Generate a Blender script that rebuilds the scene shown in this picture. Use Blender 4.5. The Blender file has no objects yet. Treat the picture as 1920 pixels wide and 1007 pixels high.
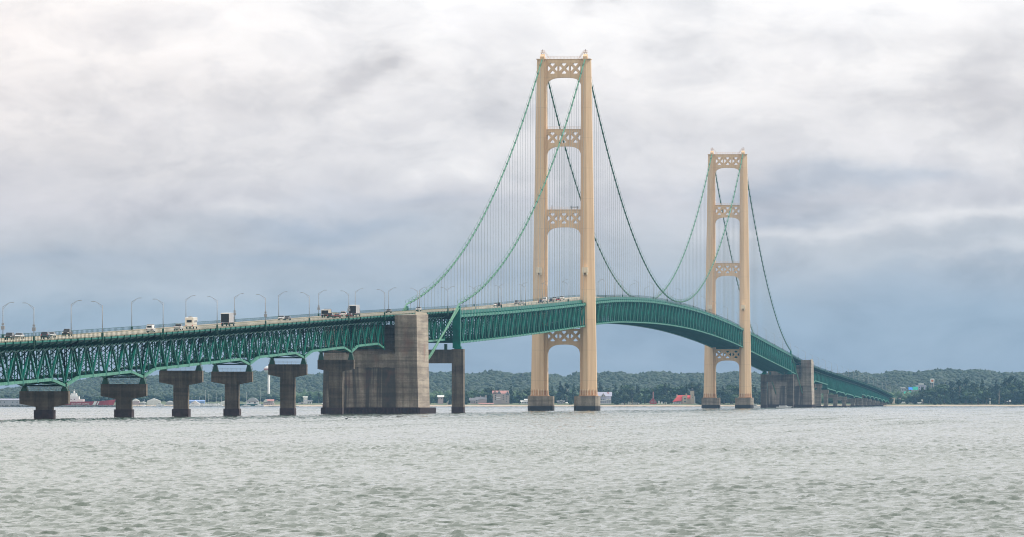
import bpy, math, random
import numpy as np
from mathutils import Vector, Matrix
random.seed(7)
RNG = np.random.default_rng(11)
R = math.radians
scene = bpy.context.scene
col = scene.collection

# ------------------------------------------------------------------ camera maths
# world: X across the bridge, Y along the bridge (away from the viewer), Z up from the water
F = 11662.0; HZ = 753.91; YAW = 0.10269
CAM = Vector((282.23, -2983.70, 4.32))
FWD = Vector((-math.sin(YAW), math.cos(YAW), 0)); RGT = Vector((math.cos(YAW), math.sin(YAW), 0))
def at(px, D, z=0.0):
    p = CAM + FWD * D + RGT * ((px - 960.0) / F * D)
    return Vector((p.x, p.y, z))
def zat(py, D):
    return CAM.z - (py - HZ) / F * D
def s_of(px, t):
    lo, hi = -2600.0, 9000.0
    for _ in range(50):
        m = (lo + hi) / 2
        ds = m - CAM.y; dt = t - CAM.x
        D = ds * FWD.y + dt * FWD.x; X = dt * RGT.x + ds * RGT.y
        if 960 + F * X / D < px: lo = m
        else: hi = m
    return lo

# ------------------------------------------------------------------ materials
def new_mat(name):
    m = bpy.data.materials.new(name); m.use_nodes = True
    nt = m.node_tree
    for n in list(nt.nodes): nt.nodes.remove(n)
    out = nt.nodes.new('ShaderNodeOutputMaterial')
    b = nt.nodes.new('ShaderNodeBsdfPrincipled')
    nt.links.new(b.outputs[0], out.inputs[0])
    return m, nt, b, out
def N(nt, t, **kw):
    n = nt.nodes.new(t)
    for k, v in kw.items(): setattr(n, k, v)
    return n
def noise(nt, scale, vec=None, detail=4, rough=0.55):
    n = N(nt, 'ShaderNodeTexNoise'); n.inputs['Scale'].default_value = scale
    n.inputs['Detail'].default_value = detail; n.inputs['Roughness'].default_value = rough
    if vec is not None: nt.links.new(vec, n.inputs['Vector'])
    return n.outputs['Fac']
def mapping(nt, sc, src):
    m = N(nt, 'ShaderNodeMapping'); m.inputs['Scale'].default_value = sc
    nt.links.new(src, m.inputs['Vector']); return m.outputs[0]
def ramp(nt, fac, stops):
    r = N(nt, 'ShaderNodeValToRGB'); e = r.color_ramp.elements
    e[0].position = stops[0][0]; e[0].color = (*stops[0][1], 1)
    e[1].position = stops[-1][0]; e[1].color = (*stops[-1][1], 1)
    for p, c in stops[1:-1]:
        x = e.new(p); x.color = (*c, 1)
    nt.links.new(fac, r.inputs[0]); return r.outputs[0]
def mixc(nt, fac, a, b, mode='MIX'):
    m = N(nt, 'ShaderNodeMix', data_type='RGBA', blend_type=mode)
    for sock, v in ((m.inputs[0], fac), (m.inputs[6], a), (m.inputs[7], b)):
        if hasattr(v, 'is_linked'): nt.links.new(v, sock)
        elif isinstance(v, (int, float)): sock.default_value = v
        else: sock.default_value = (*v, 1)
    return m.outputs[2]
def mth(nt, op, a, b=None, c=None, clamp=False):
    m = N(nt, 'ShaderNodeMath', operation=op); m.use_clamp = clamp
    for i, v in enumerate((a, b, c)):
        if v is None: continue
        if hasattr(v, 'is_linked'): nt.links.new(v, m.inputs[i])
        else: m.inputs[i].default_value = v
    return m.outputs[0]
def simple(name, c, rough=0.6, var=0.25, scale=0.6, c2=None, metal=0.0):
    m, nt, b, _ = new_mat(name)
    pos = N(nt, 'ShaderNodeNewGeometry').outputs['Position']
    f = noise(nt, scale, pos, 5)
    c2 = c2 or tuple(x * (1 - var) for x in c)
    cc = ramp(nt, f, [(0.35, c2), (0.65, c)])
    nt.links.new(cc, b.inputs['Base Color'])
    b.inputs['Roughness'].default_value = rough; b.inputs['Metallic'].default_value = metal
    return m
def concrete(name, light, dark, stain=0.5, lift=2.4, black=False):
    m, nt, b, _ = new_mat(name)
    pos = N(nt, 'ShaderNodeNewGeometry').outputs['Position']
    streak = noise(nt, 1.0, mapping(nt, (0.55, 0.55, 0.035), pos), 6, 0.65)
    blot = noise(nt, 0.12, pos, 5, 0.6)
    fine = noise(nt, 1.6, pos, 4, 0.6)
    base = ramp(nt, blot, [(0.3, dark), (0.7, light)])
    st = ramp(nt, streak, [(0.40, (1, 1, 1)), (0.56, (0, 0, 0))])
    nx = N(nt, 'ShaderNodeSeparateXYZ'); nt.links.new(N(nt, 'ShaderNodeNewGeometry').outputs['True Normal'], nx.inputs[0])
    west = mth(nt, 'GREATER_THAN', nx.outputs[0], 0.7)          # the west faces are cleaner, and lightened to paint in sunlight
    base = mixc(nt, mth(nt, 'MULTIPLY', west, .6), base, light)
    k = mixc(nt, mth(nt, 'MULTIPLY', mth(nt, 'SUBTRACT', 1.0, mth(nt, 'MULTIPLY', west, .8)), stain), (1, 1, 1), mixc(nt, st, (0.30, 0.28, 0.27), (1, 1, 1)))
    base = mixc(nt, 1.0, base, k, 'MULTIPLY')
    fr = ramp(nt, fine, [(0.3, (0.78, 0.78, 0.78)), (0.7, (1.1, 1.1, 1.1))])
    base = mixc(nt, 1.0, base, fr, 'MULTIPLY')
    # pour joints
    sx = N(nt, 'ShaderNodeSeparateXYZ'); nt.links.new(pos, sx.inputs[0])
    fz = mth(nt, 'FRACT', mth(nt, 'DIVIDE', sx.outputs[2], lift))
    jl = mth(nt, 'LESS_THAN', fz, 0.09)
    base = mixc(nt, mth(nt, 'MULTIPLY', jl, 0.35), base, (0.08, 0.075, 0.07))
    band = noise(nt, 1.0, mapping(nt, (0.03, 0.03, 0.55), pos), 3, 0.6)
    base = mixc(nt, 1.0, base, ramp(nt, band, [(0.38, (0.68, 0.66, 0.66)), (0.58, (1.08, 1.07, 1.05))]), 'MULTIPLY')
    if black:                                        # dark weathering that runs down the lower lifts
        run = noise(nt, 1.0, mapping(nt, (0.30, 0.30, 0.012), pos), 5, 0.6)
        edge = mth(nt, 'ADD', sx.outputs[2], mth(nt, 'MULTIPLY', noise(nt, 0.35, pos, 3), 1.6))
        low = mth(nt, 'MULTIPLY', mth(nt, 'LESS_THAN', edge, 17.6), mth(nt, 'SUBTRACT', 1.0, west))
        low = mth(nt, 'MULTIPLY', low, mth(nt, 'SUBTRACT', 1.0, mth(nt, 'MULTIPLY', mth(nt, 'GREATER_THAN', sx.outputs[0], 10.5), .7)))
        wet = ramp(nt, run, [(0.44, (0, 0, 0)), (0.52, (1, 1, 1))])
        base = mixc(nt, mth(nt, 'MULTIPLY', mth(nt, 'MULTIPLY', low, wet), 0.80), base, (0.035, 0.033, 0.034))
        rst = noise(nt, 0.10, mapping(nt, (1, 1, .7), pos), 4, 0.6)
        base = mixc(nt, mth(nt, 'MULTIPLY', ramp(nt, rst, [(0.58, (0, 0, 0)), (0.70, (1, 1, 1))]), .45), base, (0.24, 0.11, 0.085))
    nt.links.new(base, b.inputs['Base Color']); b.inputs['Roughness'].default_value = 0.9
    return m
M = {}
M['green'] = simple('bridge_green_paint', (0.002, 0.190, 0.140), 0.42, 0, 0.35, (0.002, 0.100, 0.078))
M['green_shade'] = simple('shade_dark_bridge_green_paint', (0.003, 0.070, 0.055), 0.7, 0.3, 0.5)  # darker green: truss-interior shade painted into the colour; guard rails use it too
M['green_sunlit'] = simple('sunlit_chord_paint', (0.115, 0.32, 0.235), 0.5, 0, 0.8, (0.05, 0.20, 0.15))  # lighter copy of the bridge green, sun on the chords painted in
M['cable'] = simple('cable_paint', (0.085, 0.25, 0.155), 0.5, 0, 0.5, (0.05, 0.16, 0.10))
for k_ in ('green', 'green_shade', 'green_sunlit', 'cable'): M[k_].node_tree.nodes['Principled BSDF'].inputs['Specular IOR Level'].default_value = 0.2
M['band'] = simple('cable_band_paint', (0.012, 0.085, 0.055), 0.6)
M['hanger'] = simple('hanger_rope_paint', (0.42, 0.46, 0.47), 0.5, 0.1)
def tower_paint():
    m, nt, b, _ = new_mat('tower_cream_paint')
    pos = N(nt, 'ShaderNodeNewGeometry').outputs['Position']
    f = noise(nt, 0.05, pos, 4); g = noise(nt, 1.0, mapping(nt, (0.8, 0.8, 0.03), pos), 5)
    c = ramp(nt, f, [(0.3, (0.75, 0.515, 0.315)), (0.7, (0.81, 0.575, 0.355))])
    c = mixc(nt, 1.0, c, ramp(nt, g, [(0.3, (0.85, 0.81, 0.77)), (0.55, (1, 1, 1))]), 'MULTIPLY')
    sx = N(nt, 'ShaderNodeSeparateXYZ'); nt.links.new(pos, sx.inputs[0])
    fz = mth(nt, 'FRACT', mth(nt, 'DIVIDE', sx.outputs[2], 14.6))
    c = mixc(nt, mth(nt, 'MULTIPLY', mth(nt, 'LESS_THAN', fz, 0.018), 0.22), c, (0.35, 0.24, 0.14))
    nt.links.new(c, b.inputs['Base Color']); b.inputs['Roughness'].default_value = 0.5
    return m
M['cream'] = tower_paint()
M['cream_rust'] = simple('tower_base_paint', (0.62, 0.36, 0.20), 0.6, 0.3, 1.0)
M['cabin'] = simple('cabin_cream_paint', (0.85, 0.70, 0.50), 0.5, 0.1)
M['pale_metal'] = simple('pale_pink_metal', (0.80, 0.66, 0.58), 0.5, 0.1)
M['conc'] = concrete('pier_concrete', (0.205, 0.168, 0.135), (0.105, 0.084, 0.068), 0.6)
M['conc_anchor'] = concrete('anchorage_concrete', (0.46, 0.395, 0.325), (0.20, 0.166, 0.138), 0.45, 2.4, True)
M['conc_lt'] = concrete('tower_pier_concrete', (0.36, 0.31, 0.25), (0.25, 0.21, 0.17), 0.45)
M['steel_dark'] = simple('rusty_caisson_steel', (0.060, 0.034, 0.038), 0.8, 0, 1.0, (0.028, 0.018, 0.022))
M['steel_blk'] = simple('dark_caisson_steel', (0.030, 0.028, 0.034), 0.8, 0.3, 1.0)
M['road'] = simple('pale_worn_roadway', (0.42, 0.37, 0.29), 0.9, 0.15, 0.8)
M['paintw'] = simple('white_road_paint', (0.75, 0.74, 0.70), 0.7)
M['galv'] = simple('galvanised_pole', (0.30, 0.30, 0.31), 0.5, 0.1)
M['lamp'] = simple('lamp_housing', (0.34, 0.34, 0.35), 0.5)
M['tyre'] = simple('tyre_rubber', (0.02, 0.02, 0.02), 0.9)
M['glass'] = simple('dark_vehicle_glass', (0.02, 0.025, 0.03), 0.12)
M['hlight'] = simple('clear_headlight', (0.85, 0.85, 0.82), 0.2, 0.02)
M['tlight'] = simple('red_tail_light', (0.6, 0.02, 0.02), 0.3)
for nm, c in dict(black=(0.015, 0.015, 0.018), silver=(0.50, 0.51, 0.52), white=(0.80, 0.79, 0.76), grey=(0.20, 0.20, 0.21),
                  red=(0.34, 0.015, 0.02), navy=(0.03, 0.04, 0.07), cream=(0.74, 0.68, 0.58), tan=(0.55, 0.45, 0.32)).items():
    M['car_' + nm] = simple('vehicle_%s_paint' % nm, c, 0.25, 0.06)
M['boxgrey'] = simple('trailer_grey_panel', (0.42, 0.41, 0.43), 0.5, 0.12, 1.0)
M['boxdark'] = simple('trailer_dark_interior', (0.012, 0.016, 0.022), 0.8)
M['sand'] = simple('beach_sand', (0.62, 0.47, 0.35), 0.95, 0.25, 0.08)
M['rock'] = simple('shore_rock', (0.13, 0.14, 0.13), 0.95, 0.5, 0.25)
M['bark'] = simple('tree_bark', (0.10, 0.08, 0.06), 0.9)
M['deadwood'] = simple('bare_pale_wood', (0.30, 0.26, 0.22), 0.9)

def leaf_mat(name, a, b_, scale=0.35):
    m, nt, b, _ = new_mat(name)
    pos = N(nt, 'ShaderNodeNewGeometry').outputs['Position']
    f = noise(nt, scale, pos, 3, 0.6); g = noise(nt, 0.03, pos, 3)
    oi = N(nt, 'ShaderNodeObjectInfo').outputs['Random']
    c = ramp(nt, f, [(0.35, a), (0.65, b_)])
    c = mixc(nt, ramp(nt, g, [(0.4, (0, 0, 0)), (0.62, (0.55, 0.55, 0.55))]), c, (b_[0] * 1.5, b_[1] * 1.35, b_[2] * 1.2))
    v = mth(nt, 'ADD', mth(nt, 'MULTIPLY', oi, 0.7), 0.65)
    hsv = N(nt, 'ShaderNodeHueSaturation'); nt.links.new(c, hsv.inputs['Color']); nt.links.new(v, hsv.inputs['Value'])
    nt.links.new(hsv.outputs[0], b.inputs['Base Color']); b.inputs['Roughness'].default_value = 0.75
    return m
M['leaf'] = leaf_mat('broadleaf_foliage', (0.010, 0.032, 0.014), (0.030, 0.068, 0.022))
M['needle'] = leaf_mat('conifer_foliage', (0.006, 0.020, 0.011), (0.016, 0.042, 0.020))
M['canopy'] = leaf_mat('hill_canopy', (0.010, 0.027, 0.016), (0.026, 0.055, 0.024), 0.02)
def ground_mat():
    m, nt, b, _ = new_mat('shore_ground')
    pos = N(nt, 'ShaderNodeNewGeometry').outputs['Position']
    sx = N(nt, 'ShaderNodeSeparateXYZ'); nt.links.new(pos, sx.inputs[0])
    f = noise(nt, 0.05, pos, 4)
    h = mth(nt, 'ADD', sx.outputs[2], mth(nt, 'MULTIPLY', mth(nt, 'SUBTRACT', f, 0.5), 1.6))
    g = ramp(nt, noise(nt, 0.3, pos, 4), [(0.3, (0.055, 0.085, 0.03)), (0.7, (0.13, 0.15, 0.07))])
    s = ramp(nt, noise(nt, 0.2, pos, 4), [(0.3, (0.34, 0.27, 0.20)), (0.7, (0.50, 0.40, 0.31))])
    c = mixc(nt, ramp(nt, h, [(0.0, (0, 0, 0)), (1.0, (1, 1, 1))]), s, g)
    k = mth(nt, 'GREATER_THAN', h, 1.4)
    c = mixc(nt, k, s, g)
    nt.links.new(c, b.inputs['Base Color']); b.inputs['Roughness'].default_value = 0.95
    return m
M['ground'] = ground_mat()

# ------------------------------------------------------------------ mesh builder
class MB:
    def __init__(s): s.v = []; s.f = []
    def add(s, vs, fs):
        o = len(s.v); s.v.extend([tuple(p) for p in vs]); s.f.extend([tuple(i + o for i in f) for f in fs])
    BOXF = [(0, 3, 2, 1), (4, 5, 6, 7), (0, 1, 5, 4), (1, 2, 6, 5), (2, 3, 7, 6), (3, 0, 4, 7)]
    def box(s, x0, x1, y0, y1, z0, z1):
        s.add([(x0, y0, z0), (x1, y0, z0), (x1, y1, z0), (x0, y1, z0), (x0, y0, z1), (x1, y0, z1), (x1, y1, z1), (x0, y1, z1)], MB.BOXF)
    def bar(s, a, b, w, h, up=(0, 0, 1)):
        a = Vector(a); b = Vector(b); d = (b - a)
        if d.length < 1e-6: return
        d.normalize(); u = Vector(up)
        if abs(d.dot(u)) > 0.98: u = Vector((0, 1, 0)) if abs(d.y) < 0.9 else Vector((1, 0, 0))
        x = d.cross(u).normalized() * (w / 2); y = x.cross(d).normalized() * (h / 2)
        P = [a - x - y, a + x - y, a + x + y, a - x + y, b - x - y, b + x - y, b + x + y, b - x + y]
        s.add(P, [(0, 1, 2, 3), (7, 6, 5, 4), (0, 4, 5, 1), (1, 5, 6, 2), (2, 6, 7, 3), (3, 7, 4, 0)])
    def tube(s, pts, r, n=6, caps=True):
        pts = [Vector(p) for p in pts]; k = len(pts); rr = r if isinstance(r, (list, tuple)) else [r] * k
        V = []
        for i, p in enumerate(pts):
            d = (pts[min(i + 1, k - 1)] - pts[max(i - 1, 0)]).normalized()
            u = Vector((1, 0, 0)) if abs(d.x) < 0.8 else Vector((0, 0, 1))
            x = d.cross(u).normalized(); y = x.cross(d).normalized()
            for j in range(n):
                a = 2 * math.pi * j / n; V.append(p + (x * math.cos(a) + y * math.sin(a)) * rr[i])
        Fc = []
        for i in range(k - 1):
            for j in range(n):
                j2 = (j + 1) % n; Fc.append((i * n + j, i * n + j2, (i + 1) * n + j2, (i + 1) * n + j))
        if caps: Fc.append(tuple(range(n - 1, -1, -1))); Fc.append(tuple((k - 1) * n + j for j in range(n)))
        s.add(V, Fc)
    def cyl(s, x, y, z0, z1, r0, r1=None, n=16):
        r1 = r0 if r1 is None else r1
        V = [(x + math.cos(2 * math.pi * j / n) * r0, y + math.sin(2 * math.pi * j / n) * r0, z0) for j in range(n)]
        V += [(x + math.cos(2 * math.pi * j / n) * r1, y + math.sin(2 * math.pi * j / n) * r1, z1) for j in range(n)]
        Fc = [(j, (j + 1) % n, n + (j + 1) % n, n + j) for j in range(n)]
        Fc += [tuple(range(n - 1, -1, -1)), tuple(range(n, 2 * n))]
        s.add(V, Fc)
    def prism(s, poly, a0, a1, axis='y'):
        # poly: list of 2-D points, extruded along the axis from a0 to a1
        n = len(poly)
        def P(p, a):
            return (p[0], a, p[1]) if axis == 'y' else ((a, p[0], p[1]) if axis == 'x' else (p[0], p[1], a))
        V = [P(p, a0) for p in poly] + [P(p, a1) for p in poly]
        Fc = [tuple(range(n)), tuple(range(2 * n - 1, n - 1, -1))] + [(i, n + i, n + (i + 1) % n, (i + 1) % n) for i in range(n)]
        s.add(V, Fc)
    def ball(s, c, r, seg=12, rings=8, squash=1.0):
        V = [(c[0], c[1], c[2] - r * squash)]
        for i in range(1, rings):
            a = -math.pi / 2 + math.pi * i / rings
            for j in range(seg):
                b = 2 * math.pi * j / seg
                V.append((c[0] + r * math.cos(a) * math.cos(b), c[1] + r * math.cos(a) * math.sin(b), c[2] + r * squash * math.sin(a)))
        V.append((c[0], c[1], c[2] + r * squash)); Fc = []
        for j in range(seg): Fc.append((0, 1 + (j + 1) % seg, 1 + j))
        for i in range(rings - 2):
            for j in range(seg):
                a = 1 + i * seg; Fc.append((a + j, a + (j + 1) % seg, a + seg + (j + 1) % seg, a + seg + j))
        t = len(V) - 1; a = 1 + (rings - 2) * seg
        for j in range(seg): Fc.append((a + j, a + (j + 1) % seg, t))
        s.add(V, Fc)
    def build(s, name, mat, parent=None, smooth=False, bevel=0.0):
        me = bpy.data.meshes.new(name); me.from_pydata(s.v, [], s.f); me.update()
        import bmesh
        bm = bmesh.new(); bm.from_mesh(me); bmesh.ops.recalc_face_normals(bm, faces=bm.faces); bm.to_mesh(me); bm.free()
        me.materials.append(M[mat] if isinstance(mat, str) else mat)
        if smooth: me.polygons.foreach_set('use_smooth', [True] * len(me.polygons))
        o = bpy.data.objects.new(name, me); col.objects.link(o)
        if parent is not None: o.parent = parent
        if bevel:
            b = o.modifiers.new('edge', 'BEVEL'); b.width = bevel; b.segments = 2; b.limit_method = 'ANGLE'
        return o
def tag(o, label=None, cat=None, group=None, kind=None):
    for k, v in (('label', label), ('category', cat), ('group', group), ('kind', kind)):
        if v: o[k] = v
    return o
def empty(name, loc=(0, 0, 0), rz=0.0, label=None, cat=None, group=None):
    o = bpy.data.objects.new(name, None); col.objects.link(o); o.location = loc; o.rotation_euler = (0, 0, rz)
    return tag(o, label, cat, group)
def kids(o): return [c for c in bpy.data.objects if c.parent == o]
def tree_of(o): return [(c, tree_of(c)) for c in kids(o)]
def copy_tree(o, struct, label=None):
    c = o.copy(); col.objects.link(c)
    if label: c['label'] = label
    for ch, sub in struct:
        d = copy_tree(ch, sub); d.parent = c
    return c

# ------------------------------------------------------------------ bridge profile
TAB = [(-1720, 14.4), (-1660, 15.7), (-1520, 18.5), (-1448, 19.9), (-1368, 21.5), (-1280, 23.5), (-1181, 25.8), (-1071, 28.4), (-947, 31.3), (-806, 34.6),
       (-655, 38.0), (-530, 40.6), (-350, 44.6), (-142, 49.7), (-8, 53.2), (80, 55.6), (170, 57.7), (264, 59.3), (402, 60.9), (560, 61.4),
       (716, 60.9), (850, 59.6), (945, 58.3), (1060, 56.4), (1158, 54.3), (1258, 51.9), (1497, 46.2), (1728, 40.7), (1850, 37.7), (2056, 33.4),
       (2409, 28.6), (2797, 24.0), (3150, 19.3), (3339, 16.2), (3590, 11.3), (3800, 7.0)]
TX = [a for a, _ in TAB]; TZ = [b for _, b in TAB]
def dz(s):
    s = max(TX[0], min(TX[-1] - 1e-3, s)); i = 0
    while TX[i + 1] <= s: i += 1
    def slope(k):
        if k == 0: return (TZ[1] - TZ[0]) / (TX[1] - TX[0])
        if k == len(TX) - 1: return (TZ[-1] - TZ[-2]) / (TX[-1] - TX[-2])
        return (TZ[k + 1] - TZ[k - 1]) / (TX[k + 1] - TX[k - 1])
    h = TX[i + 1] - TX[i]; u = (s - TX[i]) / h
    m0, m1 = slope(i) * h, slope(i + 1) * h
    return (2*u**3 - 3*u*u + 1) * TZ[i] + (u**3 - 2*u*u + u) * m0 + (-2*u**3 + 3*u*u) * TZ[i + 1] + (u**3 - u*u) * m1
CB = 10.36                       # cable plane
T2 = 1158.2; BENT = 548.6
bridge = empty('suspension_bridge', (0, 0, 0), 0, 'long green suspension bridge with two cream steel towers and concrete approach piers', 'bridge')

# ------------------------------------------------------------------ deck
def deck_part(s0, s1, step, post, label=None, girder=False):
    n = max(2, int((s1 - s0) / step)); S = [s0 + (s1 - s0) * i / n for i in range(n + 1)]
    d = MB(); prof = [(-8.5, -0.1), (8.5, -0.1), (8.5, -0.5), (-8.5, -0.5)]
    V = []; Fc = []
    for s in S:
        z = dz(s)
        for x, q in prof: V.append((x, s, z + q))
    for i in range(n):
        for j in range(4): Fc.append((4*i + j, 4*i + (j+1) % 4, 4*i + 4 + (j+1) % 4, 4*i + 4 + j))
    Fc += [(0, 1, 2, 3), (4*n + 3, 4*n + 2, 4*n + 1, 4*n)]
    d.add(V, Fc)
    for x in (-6, -3.6, -1.2, 1.2, 3.6, 6):
        for i in range(n):
            a, b = S[i], S[i + 1]; d.bar((x, a, dz(a) - 1.1), (x, b, dz(b) - 1.1), 0.3, 0.7)
    if girder:
        for x in (-8.75, 8.75):
            for i in range(n):
                a, b = S[i], S[i + 1]; d.bar((x, a, dz(a) - 0.55), (x, b, dz(b) - 0.55), 0.35, 1.3)
    do = d.build('road_deck', 'green', bridge)
    r = MB(); V = []; Fc = []
    for s in S:
        z = dz(s); V += [(-7.7, s, z), (7.7, s, z), (7.7, s, z - 0.12), (-7.7, s, z - 0.12)]
    for i in range(n):
        for j in range(4): Fc.append((4*i + j, 4*i + (j+1) % 4, 4*i + 4 + (j+1) % 4, 4*i + 4 + j))
    r.add(V, Fc + [(0, 1, 2, 3), (4*n + 3, 4*n + 2, 4*n + 1, 4*n)]); r.build('roadway', 'road', do)
    mk = MB()
    for x in (-3.7, -0.25, 0.25, 3.7):
        for i in range(n):
            a, b = S[i], S[i + 1]
            if abs(x) > 1 and i % 2: continue
            mk.bar((x, a, dz(a) + 0.02), (x, b, dz(b) + 0.02), 0.14, 0.02)
    mk.build('lane_marking', 'paintw', do)
    for x in (-8.2, 8.2):
        cu = MB(); g = MB()
        for i in range(n):
            a, b = S[i], S[i + 1]
            cu.bar((x * 0.955, a, dz(a) + 0.1), (x * 0.955, b, dz(b) + 0.1), 0.28, 0.3)
            for zz, hh in ((1.15, 0.09), (0.55, 0.04)):
                g.bar((x, a, dz(a) + zz), (x, b, dz(b) + zz), 0.08, hh)
        k = int((s1 - s0) / post)
        for i in range(k + 1):
            s = s0 + i * post; z = dz(s); g.box(x - 0.05, x + 0.05, s - 0.05, s + 0.05, z - 0.1, z + 1.15)
        cu.build('curb', 'road', do); g.build('guard_rail', 'green_shade', do)
    return do
deck_part(-1670, -728, 10.1, 2.0)
deck_part(-728, -549, 9.9, 2.2)
deck_part(-549, T2 + 549, 11.85, 3.6, girder=True)
deck_part(T2 + 549, T2 + 728, 9.9, 4.0)
deck_part(T2 + 728, 3660, 10.1, 4.0)

# ------------------------------------------------------------------ approach trusses
def truss_span(s0, s1, npan, hb=10.2, ht=2.3, tw=5.2, dip0=True, dip1=True, dip=1.9, name='approach_truss', full=True, half_ends=(False, False)):
    L = (s1 - s0) / npan
    bn = []
    for i in range(npan + 1):
        s = s0 + i * L; z = dz(s) - hb
        if (i == 0 and dip0) or (i == npan and dip1): z -= dip
        bn.append((s, z))
    tn = [(s0 + (i + 0.5) * L, dz(s0 + (i + 0.5) * L) - ht) for i in range(npan)]
    seq = [s0 + L * i / 2 for i in range(2 * npan + 1)]
    for x in (-tw, tw):
        w = MB()
        for i in range(npan):
            w.bar((x, bn[i][0], bn[i][1]), (x, tn[i][0], tn[i][1]), 0.62, 0.46, (1, 0, 0))
            w.bar((x, bn[i + 1][0], bn[i + 1][1]), (x, tn[i][0], tn[i][1]), 0.62, 0.46, (1, 0, 0))
            bm_ = (bn[i][1] + bn[i + 1][1]) / 2
            w.bar((x, tn[i][0], bm_), (x, tn[i][0], tn[i][1]), 0.34, 0.24, (1, 0, 0))
        for i in range(npan + 1):
            w.bar((x, bn[i][0], bn[i][1]), (x, bn[i][0], dz(bn[i][0]) - ht), 0.34, 0.26, (1, 0, 0))
            w.box(x - 0.36, x + 0.36, bn[i][0] - 0.8, bn[i][0] + 0.8, bn[i][1] - 0.5, bn[i][1] + 0.9)
        wo = w.build(name, 'green', bridge)
        b = MB()
        for i in range(npan): b.bar((x, bn[i][0], bn[i][1]), (x, bn[i + 1][0], bn[i + 1][1]), 0.66, 0.72)
        b.build('bottom_chord', 'green_sunlit', wo)
        t = MB()
        for a, c in zip(seq, seq[1:]): t.bar((x, a, dz(a) - ht), (x, c, dz(c) - ht), 0.6, 0.7)
        t.build('top_chord', 'green', wo)
    k = MB()
    for i, s in enumerate(seq):
        zt = dz(s) - ht
        zb = (bn[i // 2][1] if i % 2 == 0 else (bn[i // 2][1] + bn[i // 2 + 1][1]) / 2)
        k.bar((-tw, s, zt), (tw, s, zt), 0.35, 0.9)                      # floor beam
        k.bar((-tw, s, zb), (tw, s, zb), 0.3, 0.4)
        if full or i % 2 == 0:
            k.bar((-tw, s, zb), (tw, s, zt), 0.17, 0.17); k.bar((-tw, s, zt), (tw, s, zb), 0.17, 0.17)
        for sg in (-1, 1):                                              # cantilever bracket
            k.bar((sg * tw, s, zt), (sg * 8.6, s, dz(s) - 0.9), 0.25, 0.5)
            k.bar((sg * 8.6, s, dz(s) + 0.1), (sg * 8.6, s, dz(s) - 1.1), 0.28, 0.28)
            k.bar((sg * tw, s, zt - 1.7), (sg * 7.4, s, dz(s) - 1.3), 0.2, 0.2)
    for i in range(npan):
        (sa, za), (sb, zb) = bn[i], bn[i + 1]
        k.bar((-tw, sa, za), (tw, sb, zb), 0.24, 0.24); k.bar((tw, sa, za), (-tw, sb, zb), 0.24, 0.24)
    k.build('sway_bracing', 'green_shade', wo)
    return wo
NP = [-1533, -1412, -1288.5, -1187, -1086, -962, -841]
truss_span(-1665, -1533, 6)
dips = {-1533: True, -1412: True, -1288.5: True, -1187: False, -1086: True, -962: True, -841: True}
for a, b in zip(NP, NP[1:]):
    truss_span(a, b, 5 if b - a < 110 else 6, dip0=dips[a], dip1=dips[b])
truss_span(-841, -748, 5, dip0=True, dip1=True)
truss_span(-709, -556, 8, hb=11.2, dip0=False, dip1=False, name='backstay_truss')
truss_span(T2 + 556, T2 + 709, 8, hb=11.2, dip0=False, dip1=False, name='backstay_truss')
SP = [T2 + 748, 1999, 2122, 2228, 2334, 2492, 2652, 2815, 2972, 3060, 3150, 3238, 3326, 3414, 3502, 3590]
for a, b in zip(SP, SP[1:]):
    big = 2334 <= a < 2972
    truss_span(a, b, max(4, round((b - a) / 20)), hb=13.6 if big else (10.2 if a < 2972 else max(5.5, 10.0 - (a - 2972) * 0.006)),
               dip0=a in (1999, 2122, 2492, 2652, 2815) or a > 2980, dip1=b in (1999, 2122, 2492, 2652, 2815) or b > 2980, full=False)

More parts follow.
